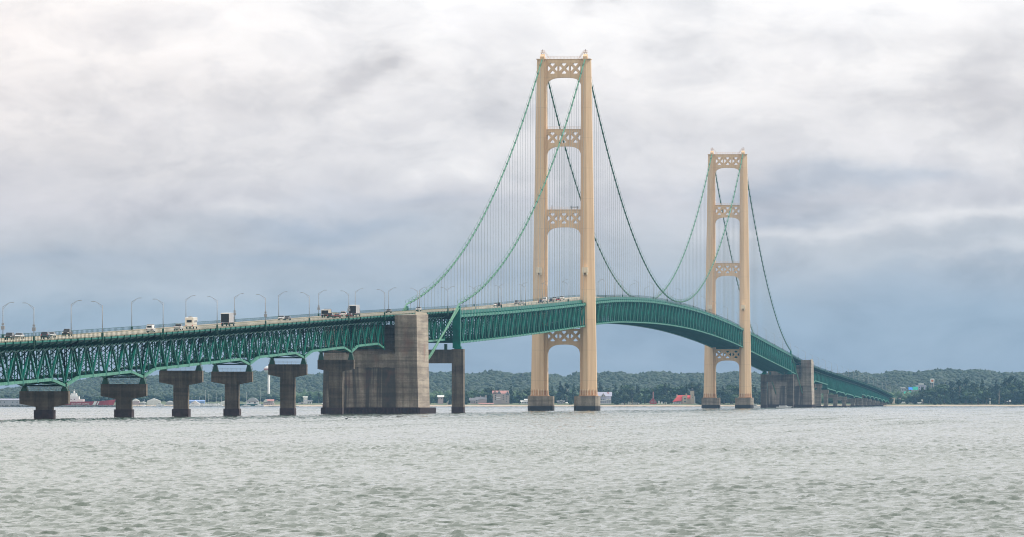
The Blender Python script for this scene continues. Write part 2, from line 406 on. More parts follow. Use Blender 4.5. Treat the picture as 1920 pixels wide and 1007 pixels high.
# ------------------------------------------------------------------ suspended stiffening truss
def sus_depth(s):
    u = min(1, max(0, (s - 60) / 340)); u = u * u * (3 - 2 * u); return 12.4 + 1.1 * u
def suspended(s0, s1, n):
    P = (s1 - s0) / n; S = [s0 + i * P for i in range(n + 1)]
    top = lambda s: dz(s) - 1.95
    bot = lambda s: dz(s) - sus_depth(s)
    for x in (-CB, CB):
        w = MB(); c = MB(); t = MB()
        for i in range(n):
            a, b = S[i], S[i + 1]
            if i % 2 == 0: w.bar((x, a, top(a)), (x, b, bot(b)), 0.62, 0.46, (1, 0, 0))
            else: w.bar((x, a, bot(a)), (x, b, top(b)), 0.62, 0.46, (1, 0, 0))
            c.bar((x, a, bot(a)), (x, b, bot(b)), 0.7, 0.62)
            t.bar((x, a, top(a)), (x, b, top(b)), 0.95, 0.95)
        for s in S:
            w.bar((x, s, bot(s)), (x, s, top(s)), 0.5, 0.42, (1, 0, 0))
            w.bar((x, s - 2.3, top(s - 2.3)), (x, s + 2.3, top(s + 2.3)), 1.16, 1.12)  # oversized plates, added as dark gaps standing in for bracket shadows on the chord
            w.box(x - 0.60, x + 0.60, s - 0.85, s + 0.85, top(s) - 0.9, top(s) + 0.85)
            w.box(x - 0.46, x + 0.46, s - 0.7, s + 0.7, bot(s) - 0.45, bot(s) + 0.8)
        wo = w.build('stiffening_truss', 'green', bridge)
        c.build('bottom_chord', 'green_sunlit', wo); t.build('top_chord', 'green_sunlit', wo)
    k = MB()
    for i, s in enumerate(S):
        zt, zb = top(s), bot(s)
        k.bar((-CB, s, zt - 0.4), (CB, s, zt - 0.4), 0.4, 1.9)
        k.bar((-CB, s, zb), (CB, s, zb), 0.3, 0.45)
        k.bar((-CB, s, zt - 1.2), (0, s, zb), 0.26, 0.3); k.bar((CB, s, zt - 1.2), (0, s, zb), 0.26, 0.3)
        k.bar((-CB, s, (zt + zb) / 2), (-CB / 2, s, zb), 0.2, 0.2); k.bar((CB, s, (zt + zb) / 2), (CB / 2, s, zb), 0.2, 0.2)
        if i < n:
            b = S[i + 1]
            k.bar((-CB, s, zb), (CB, b, bot(b)), 0.34, 0.3); k.bar((CB, s, zb), (-CB, b, bot(b)), 0.34, 0.3)
            k.bar((-CB, s, zt), (CB, b, top(b)), 0.3, 0.3); k.bar((CB, s, zt), (-CB, b, top(b)), 0.3, 0.3)
    k.build('sway_bracing', 'green_shade', wo)
suspended(-BENT + 2, -6.0, 46)
suspended(6.0, T2 - 6.0, 97)
suspended(T2 + 6.0, T2 + BENT - 2, 46)

# ------------------------------------------------------------------ cables and hangers
ZC = 170.6
def cable_z(s):
    if s > T2 / 2: s = T2 - s
    if s >= 0:
        lo = 62.1; return lo + (ZC - lo) * ((s - T2 / 2) / (T2 / 2)) ** 2
    u = -s / BENT; return ZC + (43.0 - ZC) * u - 4 * 22.5 * u * (1 - u)
HS = []
for sp0, sp1, n in ((-BENT, 0, 46), (0, T2, 97), (T2, T2 + BENT, 46)):
    for i in range(1, n):
        HS.append(sp0 + (sp1 - sp0) * i / n)
for x in (-CB, CB):
    c = MB(); pts = []
    s = -BENT
    while s <= T2 + BENT + 0.1:
        pts.append((x, s, cable_z(s))); s += (T2 + 2 * BENT) / 226.0
    pts = [(x, -706, 11.0)] + [(x, -640, 22.8)] + pts + [(x, T2 + 640, 22.8), (x, T2 + 706, 11.0)]
    # keep the towers' saddle points exact
    c.tube(pts, 0.34, 8)
    co = c.build('main_cable', 'cable', bridge, smooth=True)
    for sa, sb_ in ((-548.6, -706), (T2 + 548.6, T2 + 706)):
        sl = MB(); sl.tube([(x, sa, 41.6), (x, sb_, 10.6)], 0.42, 8); sl.build('backstay_sleeve', 'cable', co, smooth=True)
    b = MB()
    for s in HS:
        z = cable_z(s); d = Vector((0, 1.6, cable_z(s + 0.8) - cable_z(s - 0.8))).normalized() * 0.55
        p = Vector((x, s, z)); b.tube([p - d, p + d], 0.47, 8)
    b.build('cable_band', 'band', co)['kind'] = 'stuff'
    allp = [-BENT] + HS + [T2 + BENT]
    for lo_, hi_ in ((-BENT - 1, 0), (0, T2), (T2, T2 + BENT + 1)):
        hr = MB(); q = [s for s in allp if lo_ < s < hi_]
        for g in (-0.55, 0.55):
            for s in q: hr.bar((x + g, s, cable_z(s) + 0.3), (x + g, s, cable_z(s) + 1.35), 0.09, 0.09)
            for s, e_ in zip(q, q[1:]): hr.bar((x + g, s, cable_z(s) + 1.3), (x + g, e_, cable_z(e_) + 1.3), 0.06, 0.06)
        hr.build('hand_rope', 'cable', co)['kind'] = 'stuff'
rest = MB()
for x in (-CB, CB):
    for s in HS:
        zt = cable_z(s) - 0.4; zb = dz(s) - 1.6
        if zt - zb < 1.0: continue
        m = MB() if s < -BENT + 549 else rest
        for g in (-0.27, 0.27):
            m.bar((x + 0.0, s + g, zb), (x, s + g, zt), 0.09, 0.09)
        if m is not rest: m.build('hanger', 'hanger', bridge)
rest.build('hanger', 'hanger', bridge)['kind'] = 'stuff'

# ------------------------------------------------------------------ towers
def tower(s, near):
    zb, zt = 7.4, 169.6
    for sg in (-1, 1):
        m = MB()
        def sect(z, xi, xa, xb, xo, grow=0.0):
            g = grow
            P_ = [(xi - g, -2.7 - g), (xa - g, -2.7 - g), (xa - g, -5.1 * k_(z) - g), (xb + g * .5, -5.1 * k_(z) - g), (xo + g, -1.9 - g)]
            P_ += [(x, -y) for x, y in reversed(P_)]
            return [(sg * x, s + y, z) for x, y in P_]
        def k_(z): return 1.0 - 0.28 * max(0, z - zb) / (zt - zb)
        def loft(m_, A, B):
            n_ = len(A); m_.add(A + B, [tuple(range(n_)), tuple(range(2 * n_ - 1, n_ - 1, -1))] + [(i, (i + 1) % n_, n_ + (i + 1) % n_, n_ + i) for i in range(n_)])
        loft(m, sect(zb, 7.85, 9.4, 11.9, 15.9), sect(zt, 8.45, 9.35, 10.75, 12.95))
        m.box(*(sorted((sg * 8.3, sg * 13.15))), s - 3.7, s + 3.7, zt - 0.35, zt)
        leg = m.build('tower_leg', 'cream', bridge)
        if near is not None: leg['label'] = 'cream steel leg of the %s tower' % ('near' if near else 'far')
        b = MB(); b.box(*(sorted((sg * 7.6, sg * 16.1))), s - 5.9, s + 5.9, 7.2, 7.55)
        loft(b, sect(7.5, 7.85, 9.4, 11.9, 15.95, 0.14), sect(9.9, 7.87, 9.4, 11.88, 15.8, 0.12))
        b.build('base_skirt', 'cream_rust', leg)
        rb = MB()
        for xa_, ya_ in ((8.1, -3.0), (9.6, -5.4), (10.65, -5.4), (11.8, -5.4), (13.2, -4.45), (14.5, -3.4), (15.8, -2.2)):
            rb.box(*(sorted((sg * xa_ - .14, sg * xa_ + .14))), s + ya_ - .12, s + ya_ + .5, 7.56, 10.6)
        rb.build('base_rib', 'cabin', leg)
        c = MB(); yy = s - 6.1
        x0, x1 = sorted((sg * 10.0 - 0.3 * 0, sg * 12.2)); z0 = 66.5
        xm = sg * 11.1 - 0.4
        c.box(xm - 1.35, xm + 1.35, s - 7.2, s - 3.6, z0, z0 + 2.6)
        c.box(xm - 1.2, xm - 0.5, s - 6.8, s - 4.6, z0 - 0.9, z0); c.box(xm + 0.5, xm + 1.2, s - 6.8, s - 4.6, z0 - 0.9, z0)
        c.build('service_cabin', 'cabin', leg)
        d = MB(); d.bar((xm, s - 5.3, z0 - 0.5), (xm, s - 5.3, 57), 0.25, 0.25); d.build('cabin_rail', 'cream', leg)
        # saddle housing and finial on top
        h = MB(); X = sg * CB
        h.box(X - 1.05, X + 1.05, s - 3.2, s + 3.2, zt, zt + 1.1); h.prism([(s - 3.0, zt + 1.1), (s + 3.0, zt + 1.1), (s + 1.2, zt + 2.4), (s - 1.2, zt + 2.4)], X - 0.9, X + 0.9, 'x')
        h.build('cable_saddle', 'cream', leg)
        f = MB()
        for dx, dy in ((-1, -1), (1, -1), (-1, 1), (1, 1)):
            f.bar((X + dx * 0.95, s + dy * 1.2, zt), (X + dx * 0.5, s + dy * 0.5, zt + 3.2), 0.14, 0.14)
        f.box(X - 0.95, X + 0.95, s - 0.95, s + 0.95, zt + 2.9, zt + 3.2)
        for a in range(8):
            u = 2 * math.pi * a / 8; f.bar((X + 0.85 * math.cos(u), s + 0.85 * math.sin(u), zt + 3.2), (X + 0.85 * math.cos(u), s + 0.85 * math.sin(u), zt + 4.2), 0.09, 0.09)
        f.tube([(X + 0.85 * math.cos(2 * math.pi * a / 8), s + 0.85 * math.sin(2 * math.pi * a / 8), zt + 4.2) for a in range(9)], 0.07, 4)
        for yy in (s - 1.0, s + 1.0): f.bar((X - sg * 3.4, yy, zt), (X - sg * 0.8, yy, zt + 3.3), 0.13, 0.13); f.bar((X - sg * 3.0, yy, zt + 1.1), (X - sg * 1.0, yy, zt + 3.9), 0.07, 0.07)
        f.cyl(X, s, zt + 3.2, zt + 3.9, 0.3, 0.3, 8)
        f.build('beacon_cage', 'pale_metal', leg)
        g = MB(); g.cyl(X, s, zt + 3.9, zt + 4.6, 0.2, 0.16, 8); g.build('beacon', 'steel_dark', leg)
        # pier
        p = MB(); q = MB(); cx = sg * 11.15
        poly = [(5.9, -5.5), (5.9, 5.5), (4.6, 7.4), (-4.6, 7.4), (-5.9, 5.5), (-5.9, -5.5), (-4.6, -7.4), (4.6, -7.4)]
        p.prism([(cx + a, s + b2) for a, b2 in poly], 2.35, 7.2, 'z')
        q.prism([(cx + a * 1.005, s + b2 * 1.005) for a, b2 in poly], -2.0, 2.35, 'z')
        po = p.build('tower_pier', 'conc_lt', bridge); q.build('caisson', 'steel_blk', po)
    # portal struts
    def inner(z): return 7.85 + (8.45 - 7.85) * (z - zb) / (zt - zb)
    for ztop, zo1, zo0, zcr, zsp, rail in ((169.6, 167.6, 162.5, 160.6, 156.3, True), (135.8, 134.3, 129.2, 127.5, 123.2, True),
                                           (97.1, 95.3, 90.3, 88.5, 84.4, True), (39.6, 38.5, 33.6, 32.0, 27.2, False)):
        m = MB(); y0, y1 = s - 1.7, s + 1.7; w = inner(zo0) + 0.1
        def bx(x0, x1, z0, z1): m.box(x0, x1, y0, y1, z0, z1)
        bx(-w, w, zo1, ztop)
        # arched haunch below the openings
        K = 24; top = zo0
        xs = [-w + 2 * w * i / K for i in range(K + 1)]
        def arch(x): u = min(1, abs(x) / (w)); return zsp + (zcr - zsp) * (1 - u ** 3.2) ** (1 / 1.9)
        for i in range(K):
            a, b = xs[i], xs[i + 1]
            V = [(a, y0, arch(a)), (b, y0, arch(b)), (b, y1, arch(b)), (a, y1, arch(a)), (a, y0, top), (b, y0, top), (b, y1, top), (a, y1, top)]
            m.add(V, MB.BOXF)
        H = zo1 - zo0; cx = (-5.55, 0, 5.55); hw = 2.4
        edges = [-w, cx[0] - hw, cx[0] + hw, cx[1] - hw, cx[1] + hw, cx[2] - hw, cx[2] + hw, w]
        for k in (0, 2, 4, 6): bx(edges[k], edges[k + 1], zo0, zo1)
        for c in cx:
            zm = (zo0 + zo1) / 2
            for a, b in ((-1, 1), (1, 1)):
                ye = 0.003 * a
                m.bar((c - a * hw, s, zm - b * H / 2), (c + a * hw, s, zm + b * H / 2), 3.3 + ye, 0.95, (0, 0, 1)) if False else None
            g = 0.62
            for sg2 in (1, -1):
                L = [(c - sg2 * hw, zo0), ]
                p0 = Vector((c - sg2 * hw, zo0)); p1 = Vector((c + sg2 * hw, zo1)); d = (p1 - p0).normalized(); nrm = Vector((-d.y, d.x)) * g
                off = 0.02 if sg2 == 1 else 0.0
                m.prism([tuple(p0 - nrm), tuple(p1 - nrm), tuple(p1 + nrm), tuple(p0 + nrm)], y0 + 0.35 + off, y1 - 0.35 - off, 'y')
            e = 0.55                                   # rounded triangle corners
            for sx in (-1, 1):
                for sz in (-1, 1):
                    X0 = c + sx * hw; Z0 = zm + sz * H / 2
                    m.prism([(X0, Z0), (X0 - sx * (e + 1.0), Z0), (X0, Z0 - sz * (e + 1.0))], y0 + 0.1, y1 - 0.1, 'y')
        m.box(-w, w, y0 - 0.25, y1 + 0.25, ztop - 0.25, ztop - 0.01)
        so = m.build('portal_strut', 'cream', bridge)
        if rail:
            r = MB()
            for yy in (y0 - 0.1, y1 + 0.1):
                r.bar((-w + 0.3, yy, ztop + 1.2), (w - 0.3, yy, ztop + 1.2), 0.07, 0.07); r.bar((-w + 0.3, yy, ztop + 0.6), (w - 0.3, yy, ztop + 0.6), 0.05, 0.05)
                for i in range(11):
                    X = -w + 0.3 + (2 * w - 0.6) * i / 10; r.bar((X, yy, ztop), (X, yy, ztop + 1.2), 0.08, 0.08)
            r.build('walkway_railing', 'pale_metal', so)
        if near and 90 < ztop < 100:
            r = MB(); r.box(3.2, 7.0, s - 1.9, s - 0.5, ztop + 0.9, ztop + 1.3); r.box(3.4, 3.7, s - 1.6, s - 0.8, ztop, ztop + 1.8); r.box(6.3, 6.6, s - 1.6, s - 0.8, ztop, ztop + 1.6)
            r.box(-5.9, -5.5, s - 1.6, s - 1.0, ztop, ztop + 1.9)
            r.build('work_platform', 'galv', so)
tower(0.0, True); tower(T2, False)

# ------------------------------------------------------------------ cable bents and anchorages
def cable_bent(s, side):
    m = MB()
    for sg in (-1, 1):
        m.box(*(sorted((sg * 7.7, sg * 12.3))), s - 2.6, s + 2.6, 2.3, 25.2)
    m.box(-7.7, 7.7, s - 2.3, s + 2.3, 19.6, 25.0)
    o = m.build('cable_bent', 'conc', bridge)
    for sg in (-1, 1):
        f = MB(); f.box(*(sorted((sg * 7.6, sg * 12.4))), s - 2.8, s + 2.8, -2.0, 2.3); f.build('footing', 'steel_dark', o)
        p = MB(); p.box(*(sorted((sg * 7.9, sg * 10.9))), s - 1.3, s + 1.3, 25.5, dz(s) - 0.4)
        p.box(*(sorted((sg * 8.6, sg * 11.3))), s - 1.9, s + 1.9, 25.2, 26.2)
        p.box(*(sorted((sg * 9.9, sg * 10.9))), s - 1.6, s + 1.6, dz(s) - 0.4, dz(s) + 1.9)
        p.build('bent_post', 'green', o)
        g = MB(); g.box(*(sorted((sg * 4.7, sg * 5.7))), s - side * 0.1 - 1.2 + side * (-1.2), s - side * 0.1 + 1.2 + side * (-1.2), 25.0, 27.2); g.build('bearing', 'band', o)
cable_bent(-BENT, 1); cable_bent(T2 + BENT, -1)
def anchorage(sf, sb):
    # sf: face towards the approach trusses, sb: face towards the main span
    y0, y1 = min(sf, sb), max(sf, sb); f = 1 if sf < sb else -1
    m = MB(); zl = 21.8
    def blk(x0, x1, a, b, z0, z1):
        m.box(x0, x1, min(a, b), max(a, b), z0, z1)
    top = dz((sf + sb) / 2) - 0.12
    for sg in (-1, 1):
        # battered side wall: wider at the foot
        xi = 8.9
        V = []
        for z, xo in ((2.35, 17.5), (20.0, 17.05), (dz(sf) - 0.15, 16.9)):
            V += [(sg * xi, sf, z), (sg * xo, sf, z), (sg * xo, sb, z if z < 30 else dz(sb) - 0.15), (sg * xi, sb, z if z < 30 else dz(sb) - 0.15)]
        Fc = [(0, 3, 2, 1), (8, 9, 10, 11)]
        for k in (0, 4): Fc += [(k, k + 1, k + 5, k + 4), (k + 1, k + 2, k + 6, k + 5), (k + 2, k + 3, k + 7, k + 6), (k + 3, k, k + 4, k + 7)]
        m.add(V, Fc)
    blk(-8.9, 8.9, sf, sb, 2.35, zl)
    blk(-8.9, 8.9, sf + f * 14, sb - f * 3, zl, min(dz(sf), dz(sb)) - 3.4)
    blk(-8.9, 8.9, sf + f * 3.0, sf + f * 14, zl, zl + 1.2)
    o = m.build('anchorage', 'conc_anchor', bridge)
    b = MB(); b.box(-18.0, 18.0, y0 - 1.0, y1 + 14.0 if f == 1 else y1 + 1.0, -2.0, 2.35) if f == 1 else b.box(-18.0, 18.0, y0 - 14.0, y1 + 1.0, -2.0, 2.35)
    # ribs of the sheet piling
    for i in range(29):
        x = -17.5 + i * 1.25; yy = (y0 - 1.0) if f == 1 else (y0 - 14.0); b.box(x - 0.3, x + 0.3, yy - 0.35, yy, -2.0, 2.28)
    for i in range(38):
        yy = (y0 - 0.4 + i * 1.33) if f == 1 else (y0 - 13.4 + i * 1.33); b.box(18.0, 18.3, yy - 0.3, yy + 0.3, -2.0, 2.28)
    b.build('sheet_pile_base', 'steel_dark', o)
    t = MB()
    for sg in (-1, 1):
        t.box(*(sorted((sg * 16.2, sg * 16.5))), y0 + 0.3, y1 - 0.3, top + 0.0 - 0.8, top + 0.9)
    t.build('parapet', 'road', o)
    return o
anchorage(-746, -710); anchorage(T2 + 746, T2 + 710)

# ------------------------------------------------------------------ approach piers
def pier(s, ct, cb, shaft=2.15, foot=2.45, capw=6.35, dep=2.6, sh_lab=None, ft=2.3, chord=None):
    m = MB(); hy = dep / 2
    bv = 0.82
    m.prism([(-capw, ct), (-capw, cb), (-shaft, cb - bv), (-shaft, ft), (shaft, ft), (shaft, cb - bv), (capw, cb), (capw, ct)], s - hy, s + hy, 'y')
    m.box(-shaft * 0.75, shaft * 0.75, s - hy - 0.25, s + hy + 0.25, ft, ct - 0.15)
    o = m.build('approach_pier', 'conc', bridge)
    f = MB(); f.box(-foot, foot, s - hy - 0.9, s + hy + 0.9, -2.0, ft); f.build('footing', 'steel_dark', o)
    zc = chord if chord is not None else ct + 1.3
    for sg in (-1, 1):
        b = MB(); x = sg * 5.2
        b.prism([(x - 0.95, ct), (x + 0.95, ct), (x + 0.42, zc - 0.25), (x - 0.42, zc - 0.25)], s - 0.9, s + 0.9, 'y')
        b.build('bearing', 'band', o)
    r = MB()
    for zz in (0.5, 1.0): r.bar((-4.2, s - hy + 0.1, ct + zz), (4.2, s - hy + 0.1, ct + zz), 0.05, 0.05)
    for i in range(7): r.bar((-4.2 + 1.4 * i, s - hy + 0.1, ct), (-4.2 + 1.4 * i, s - hy + 0.1, ct + 1.0), 0.05, 0.05)
    for sg in (-1, 1):
        r.tube([(sg * 6.0, s, ct), (sg * 6.3, s, ct + 0.9), (sg * 6.0, s, ct + 1.7), (sg * 5.4, s, ct + 2.0)], 0.07, 4)
    r.build('inspection_railing', 'galv', o)
for s, ct, cb in ((-1412, 7.1, 3.9), (-1288.5, 9.3, 6.0), (-1187, 13.5, 10.1), (-1086, 13.7, 10.6), (-962, 16.7, 13.3), (-841, 19.0, 15.8)):
    ch = dz(s) - 10.2 - (0 if s == -1187 else 1.9)
    pier(s, ct, cb, shaft=2.15 if s < -1000 else 2.4, chord=ch)
pier(-1533, 5.2, 2.9, chord=dz(-1533) - 12.1)
for s in SP[1:]:
    big = 2334 < s < 2972
    zc = dz(s) - (13.6 if 2334 <= s < 2972 else 10.2) - (1.9 if s in (1999, 2122, 2492, 2652, 2815) else 0)
    if s > 2972: zc = dz(s) - max(5.5, 10.0 - (s - 2972) * 0.006) - 1.9
    ct = max(3.2, zc - 1.1)
    m = MB(); m.box(-6.3, 6.3, s - 1.8, s + 1.8, max(2.2, ct - 3.2), ct)
    if ct - 3.2 > 2.0: m.box(-5.6, -2.2, s - 1.8, s + 1.8, 1.2, ct - 3.2); m.box(2.2, 5.6, s - 1.8, s + 1.8, 1.2, ct - 3.2)
    if s > 3080: m.box(-5.6, 5.6, s - 1.79, s + 1.79, -1.0, max(2.2, ct - 3.2))
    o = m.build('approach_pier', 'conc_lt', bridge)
    f = MB(); f.box(-6.6, 6.6, s - 2.6, s + 2.6, -2.0, 1.2); f.build('footing', 'steel_dark', o)
    b = MB()
    for sg in (-1, 1): b.box(sg * 5.2 - 0.6, sg * 5.2 + 0.6, s - 0.8, s + 0.8, ct, zc - 0.3)
    b.build('bearing', 'band', o)
m = MB(); m.box(-8.3, 8.3, 3592, 3662, -2, dz(3640) - 1.6)
m.build('abutment', 'conc_lt', bridge)

# ------------------------------------------------------------------ vehicles
def wheels(parent, xs, ys, r=0.34, w=0.24):
    for y in ys:
        for x in xs:
            t = MB(); t.tube([(x - w / 2, y, r), (x + w / 2, y, r)], r, 12); wo = t.build('wheel', 'tyre', parent)
            h = MB(); sg = 1 if x > 0 else -1
            h.tube([(x + sg * w / 2, y, r), (x + sg * (w / 2 + 0.02), y, r)], r * 0.55, 8); h.build('rim', 'car_silver', wo)
def lights(parent, w, yf, yr, zf, zr):
    for sg in (-1, 1):
        a = MB(); a.box(sg * w * 0.40 - 0.16, sg * w * 0.40 + 0.16, yf - 0.03, yf + 0.03, zf - 0.09, zf + 0.09); a.build('headlight', 'hlight', parent)
        a = MB(); a.box(sg * w * 0.42 - 0.12, sg * w * 0.42 + 0.12, yr - 0.03, yr + 0.03, zr - 0.12, zr + 0.12); a.build('tail_light', 'tlight', parent)
def car(kind, paint, name='car'):
    e = empty(name); W = 1.86
    P = {'sedan': ([(-2.3, .35), (2.3, .35), (2.35, .72), (1.2, .95), (-1.6, .98), (-2.35, .92)], [(-1.75, .96), (1.15, .94), (0.45, 1.42), (-1.05, 1.44)]),
         'suv': ([(-2.35, .42), (2.35, .42), (2.4, .95), (1.25, 1.12), (-2.35, 1.15), (-2.42, .9)], [(-2.25, 1.13), (1.2, 1.10), (0.5, 1.74), (-2.0, 1.76)]),
         'pickup': ([(-2.8, .5), (2.7, .5), (2.75, 1.05), (1.4, 1.2), (-2.8, 1.2)], [(-0.9, 1.19), (1.35, 1.18), (0.7, 1.86), (-0.7, 1.88)]),
         'van': ([(-2.7, .42), (2.6, .42), (2.65, 1.0), (1.9, 1.25), (-2.75, 1.3)], [(-2.7, 1.28), (1.9, 1.23), (1.05, 2.15), (-2.6, 2.2)])}[kind]
    b = MB(); b.prism(P[0], -W / 2, W / 2, 'x'); bo = b.build('body', 'car_' + paint, e, bevel=0.06)
    g = MB(); c = P[1]
    zt = c[2][1]; zb = c[0][1]
    n = 4; V = []
    for x, k in ((-1, 0), (1, 0)):
        for i, (yy, zz) in enumerate(c):
            V.append((x * (W / 2 - 0.04 - (0.16 if i >= 2 else 0)), yy, zz))
    g.add(V, [(0, 1, 2, 3), (7, 6, 5, 4), (0, 4, 5, 1), (1, 5, 6, 2), (2, 6, 7, 3), (3, 7, 4, 0)])
    g.build('windows', 'glass' if kind != 'van' else 'car_' + paint, e)
    r = MB(); r.box(-W / 2 + .2, W / 2 - .2, c[3][0] - 0.02, c[2][0] + 0.02, zt - 0.02, zt + 0.06); r.build('roof', 'car_' + paint, e)
    if kind == 'van':
        q = MB(); q.box(-.6, .6, -2.8, -2.66, 1.45, 1.95); q.box(W / 2 - .16, W / 2 - .02, 0.5, 1.3, 1.3, 1.75); q.build('window', 'glass', e)
        lr = MB()
        for yy in (-1.8, -0.4, 0.8): lr.box(-.8, .8, yy - .04, yy + .04, zt + .06, zt + .22)
        lr.build('roof_rack', 'galv', e)
    if kind == 'pickup':
        q = MB(); q.box(-W / 2 + .12, W / 2 - .12, -2.7, -1.0, 1.15, 1.23); q.build('cargo_bed', 'boxdark', e)
    yf = P[0][2][0]; yr = P[0][-1][0]
    lights(e, W, yf + .01, min(yr, P[0][0][0]) - .01, 0.78 if kind != 'pickup' else 0.95, 0.86 if kind == 'sedan' else 1.0)
    q = MB(); q.box(-.55, .55, yf - .05, yf + .03, .45, .62); q.box(-.9, .9, P[0][0][0] - .08, P[0][0][0] + .1, .38, .58); q.build('bumper', 'tyre', e)
    wheels(e, (-W / 2 + .1, W / 2 - .1), (-1.45, 1.45) if kind != 'pickup' else (-1.75, 1.75), .36 if kind != 'sedan' else .33)
    return e
def box_truck(paint_box='boxgrey', dark=True, Lb=9.0, H=4.0):
    e = empty('box_truck'); W = 2.6
    b = MB(); b.box(-W / 2, W / 2, -Lb / 2 - 1.0, Lb / 2 - 1.0, 1.15, H); bo = b.build('cargo_box', paint_box, e)
    f = MB(); y = -Lb / 2 - 1.0
    f.box(-W / 2, W / 2, y - .08, y, H - .18, H); f.box(-W / 2, -W / 2 + .08, y - .08, y, 1.15, H - .18); f.box(W / 2 - .08, W / 2, y - .08, y, 1.15, H - .18)
    f.build('door_frame', 'car_white', bo)
    d = MB(); d.box(-W / 2 + .08, W / 2 - .08, y - .05, y - .01, 1.25, H - .18); d.build('rear_door', 'boxdark' if dark else 'car_white', bo)
    t = MB(); t.box(-W / 2, W / 2, y, Lb / 2 - 1.0, H, H + .05); t.build('roof', 'car_white', bo)
    c = MB(); yc = Lb / 2 - 0.8; c.prism([(yc, .6), (yc + 2.3, .6), (yc + 2.35, 1.6), (yc + 1.7, 2.9), (yc, 3.0)], -W / 2 + .08, W / 2 - .08, 'x'); c.build('cab', 'car_grey', e, bevel=.08)
    g = MB(); g.box(W / 2 - .1, W / 2 - .06, yc + .6, yc + 1.6, 1.75, 2.6); g.box(-W / 2 + .06, -W / 2 + .1, yc + .6, yc + 1.6, 1.75, 2.6); g.build('window', 'glass', e)
    ch = MB(); ch.box(-.5, .5, y + .1, yc, .65, 1.1); ch.box(-W / 2, W / 2, y - .1, y + .05, .55, .75); ch.build('chassis', 'tyre', e)
    lights(e, W, yc + 2.36, y - .12, .9, .95)
    wheels(e, (-W / 2 + .2, W / 2 - .2), (y + 1.2, y + 2.4, yc + 1.1), .5, .3)
    return e
def motorhome():
    e = empty('motorhome'); W = 2.5
    b = MB(); b.prism([(-4.3, .6), (2.5, .6), (2.5, 2.0), (3.6, 2.3), (3.5, 3.2), (2.9, 3.35), (-4.2, 3.35), (-4.3, 3.2)], -W / 2, W / 2, 'x'); bo = b.build('body', 'car_cream', e, bevel=.06)
    c = MB(); c.prism([(2.5, .55), (4.3, .55), (4.35, 1.2), (3.4, 1.4), (2.9, 2.05), (2.5, 2.05)], -1.0, 1.0, 'x'); c.build('cab', 'car_cream', e, bevel=.05)
    g = MB(); g.box(-.75, .75, -4.36, -4.28, 1.9, 2.6); g.build('window', 'glass', e)
    for yy in (-3.2, -1.0, 1.2):
        g = MB(); g.box(W / 2 - .02, W / 2 + .03, yy, yy + .9, 1.9, 2.5); g.build('window', 'glass', e)
    g = MB(); g.box(.98, 1.03, 2.7, 3.3, 1.4, 1.9); g.build('windscreen', 'glass', e)
    r = MB(); r.box(-.5, .5, -2.6, -1.7, 3.35, 3.65); r.box(-.4, .4, .2, .9, 3.35, 3.5); r.box(-.3, .3, -3.8, -3.4, 3.35, 3.55); r.build('roof_vent', 'galv', e)
    st = MB(); st.box(W / 2, W / 2 + .015, -4.2, 2.4, 1.2, 1.4); st.build('stripe', 'car_tan', e)
    lights(e, 2.2, 4.36, -4.32, .85, 1.0); wheels(e, (-1.0, 1.0), (-2.6, 3.3), .4, .3)
    return e
def trailer_pickup():
    e = car('pickup', 'black', 'pickup_truck')
    return e
VEH = []
def put(e, px, t, away, label, cat, group=None):
    s = s_of(px, t); e.location = (t, s, dz(s) + 0.0)
    sl = math.atan((dz(s + 3) - dz(s - 3)) / 6)
    e.rotation_euler = (sl if away else -sl, 0, 0 if away else math.pi)
    tag(e, label, cat, group or 'vehicles crossing the bridge'); VEH.append(e)
put(car('suv', 'black'), 18, -2.6, False, 'black car with pale bonnet nearest the left end of the bridge', 'car')
put(car('sedan', 'silver'), 36, -5.9, False, 'silver car close beside the leftmost black car', 'car')
put(car('suv', 'navy'), 86, 2.4, True, 'dark sport utility car between the first two pairs of lamps', 'car')
put(car('sedan', 'silver'), 96, -2.4, False, 'silver car half hidden behind the dark sport utility car', 'car')
put(car('pickup', 'black', 'pickup_truck'), 126, -4.6, False, 'black pickup beside the lamp above the first pier', 'pickup')
put(car('van', 'white', 'van'), 283, 5.6, True, 'white van with roof rack left of the motorhome', 'van')
put(car('pickup', 'white', 'pickup_truck'), 335, 5.4, True, 'white pickup right behind the cream motorhome', 'pickup')
put(motorhome(), 359, 2.4, True, 'cream motorhome with one dark rear window', 'motorhome')
put(box_truck(), 427, 3.4, True, 'grey box truck with black rear door, left of the two box trucks', 'truck', 'box trucks')
put(car('sedan', 'black'), 539, -2.4, False, 'black car with lit headlights alone in the middle of the approach', 'car')
put(car('sedan', 'silver'), 528, -5.6, False, 'silver car beside the black car in the middle of the approach', 'car')
put(box_truck('car_tan', True, 6.0, 2.7), 612, -2.0, True, 'low tan trailer truck behind the red car', 'truck')
put(car('suv', 'black'), 620, 2.8, True, 'black car next to the low tan trailer truck', 'car')
put(car('sedan', 'red'), 633, 3.6, True, 'dark red car between the black car and the box truck', 'car')
put(car('suv', 'white'), 645, -1.4, True, 'white car right behind the rear box truck', 'car')
put(box_truck('boxgrey', True, 9.5, 4.0), 665, 3.4, True, 'grey box truck near the anchorage, right of the two box trucks', 'truck', 'box trucks')
put(car('sedan', 'red'), 655, 6.0, True, 'red car with bright tail lights below the box truck', 'car')
put(car('sedan', 'black'), 729, -3.0, False, 'black car just left of the concrete anchorage', 'car')
put(car('suv', 'silver'), 785, -4.0, False, 'silver car above the concrete anchorage', 'car')
put(car('suv', 'black'), 936, 2.2, True, 'black car on the side span, left of the silver pickup', 'car')
put(car('sedan', 'white'), 930, -1.5, False, 'white car partly behind the black car on the side span', 'car')
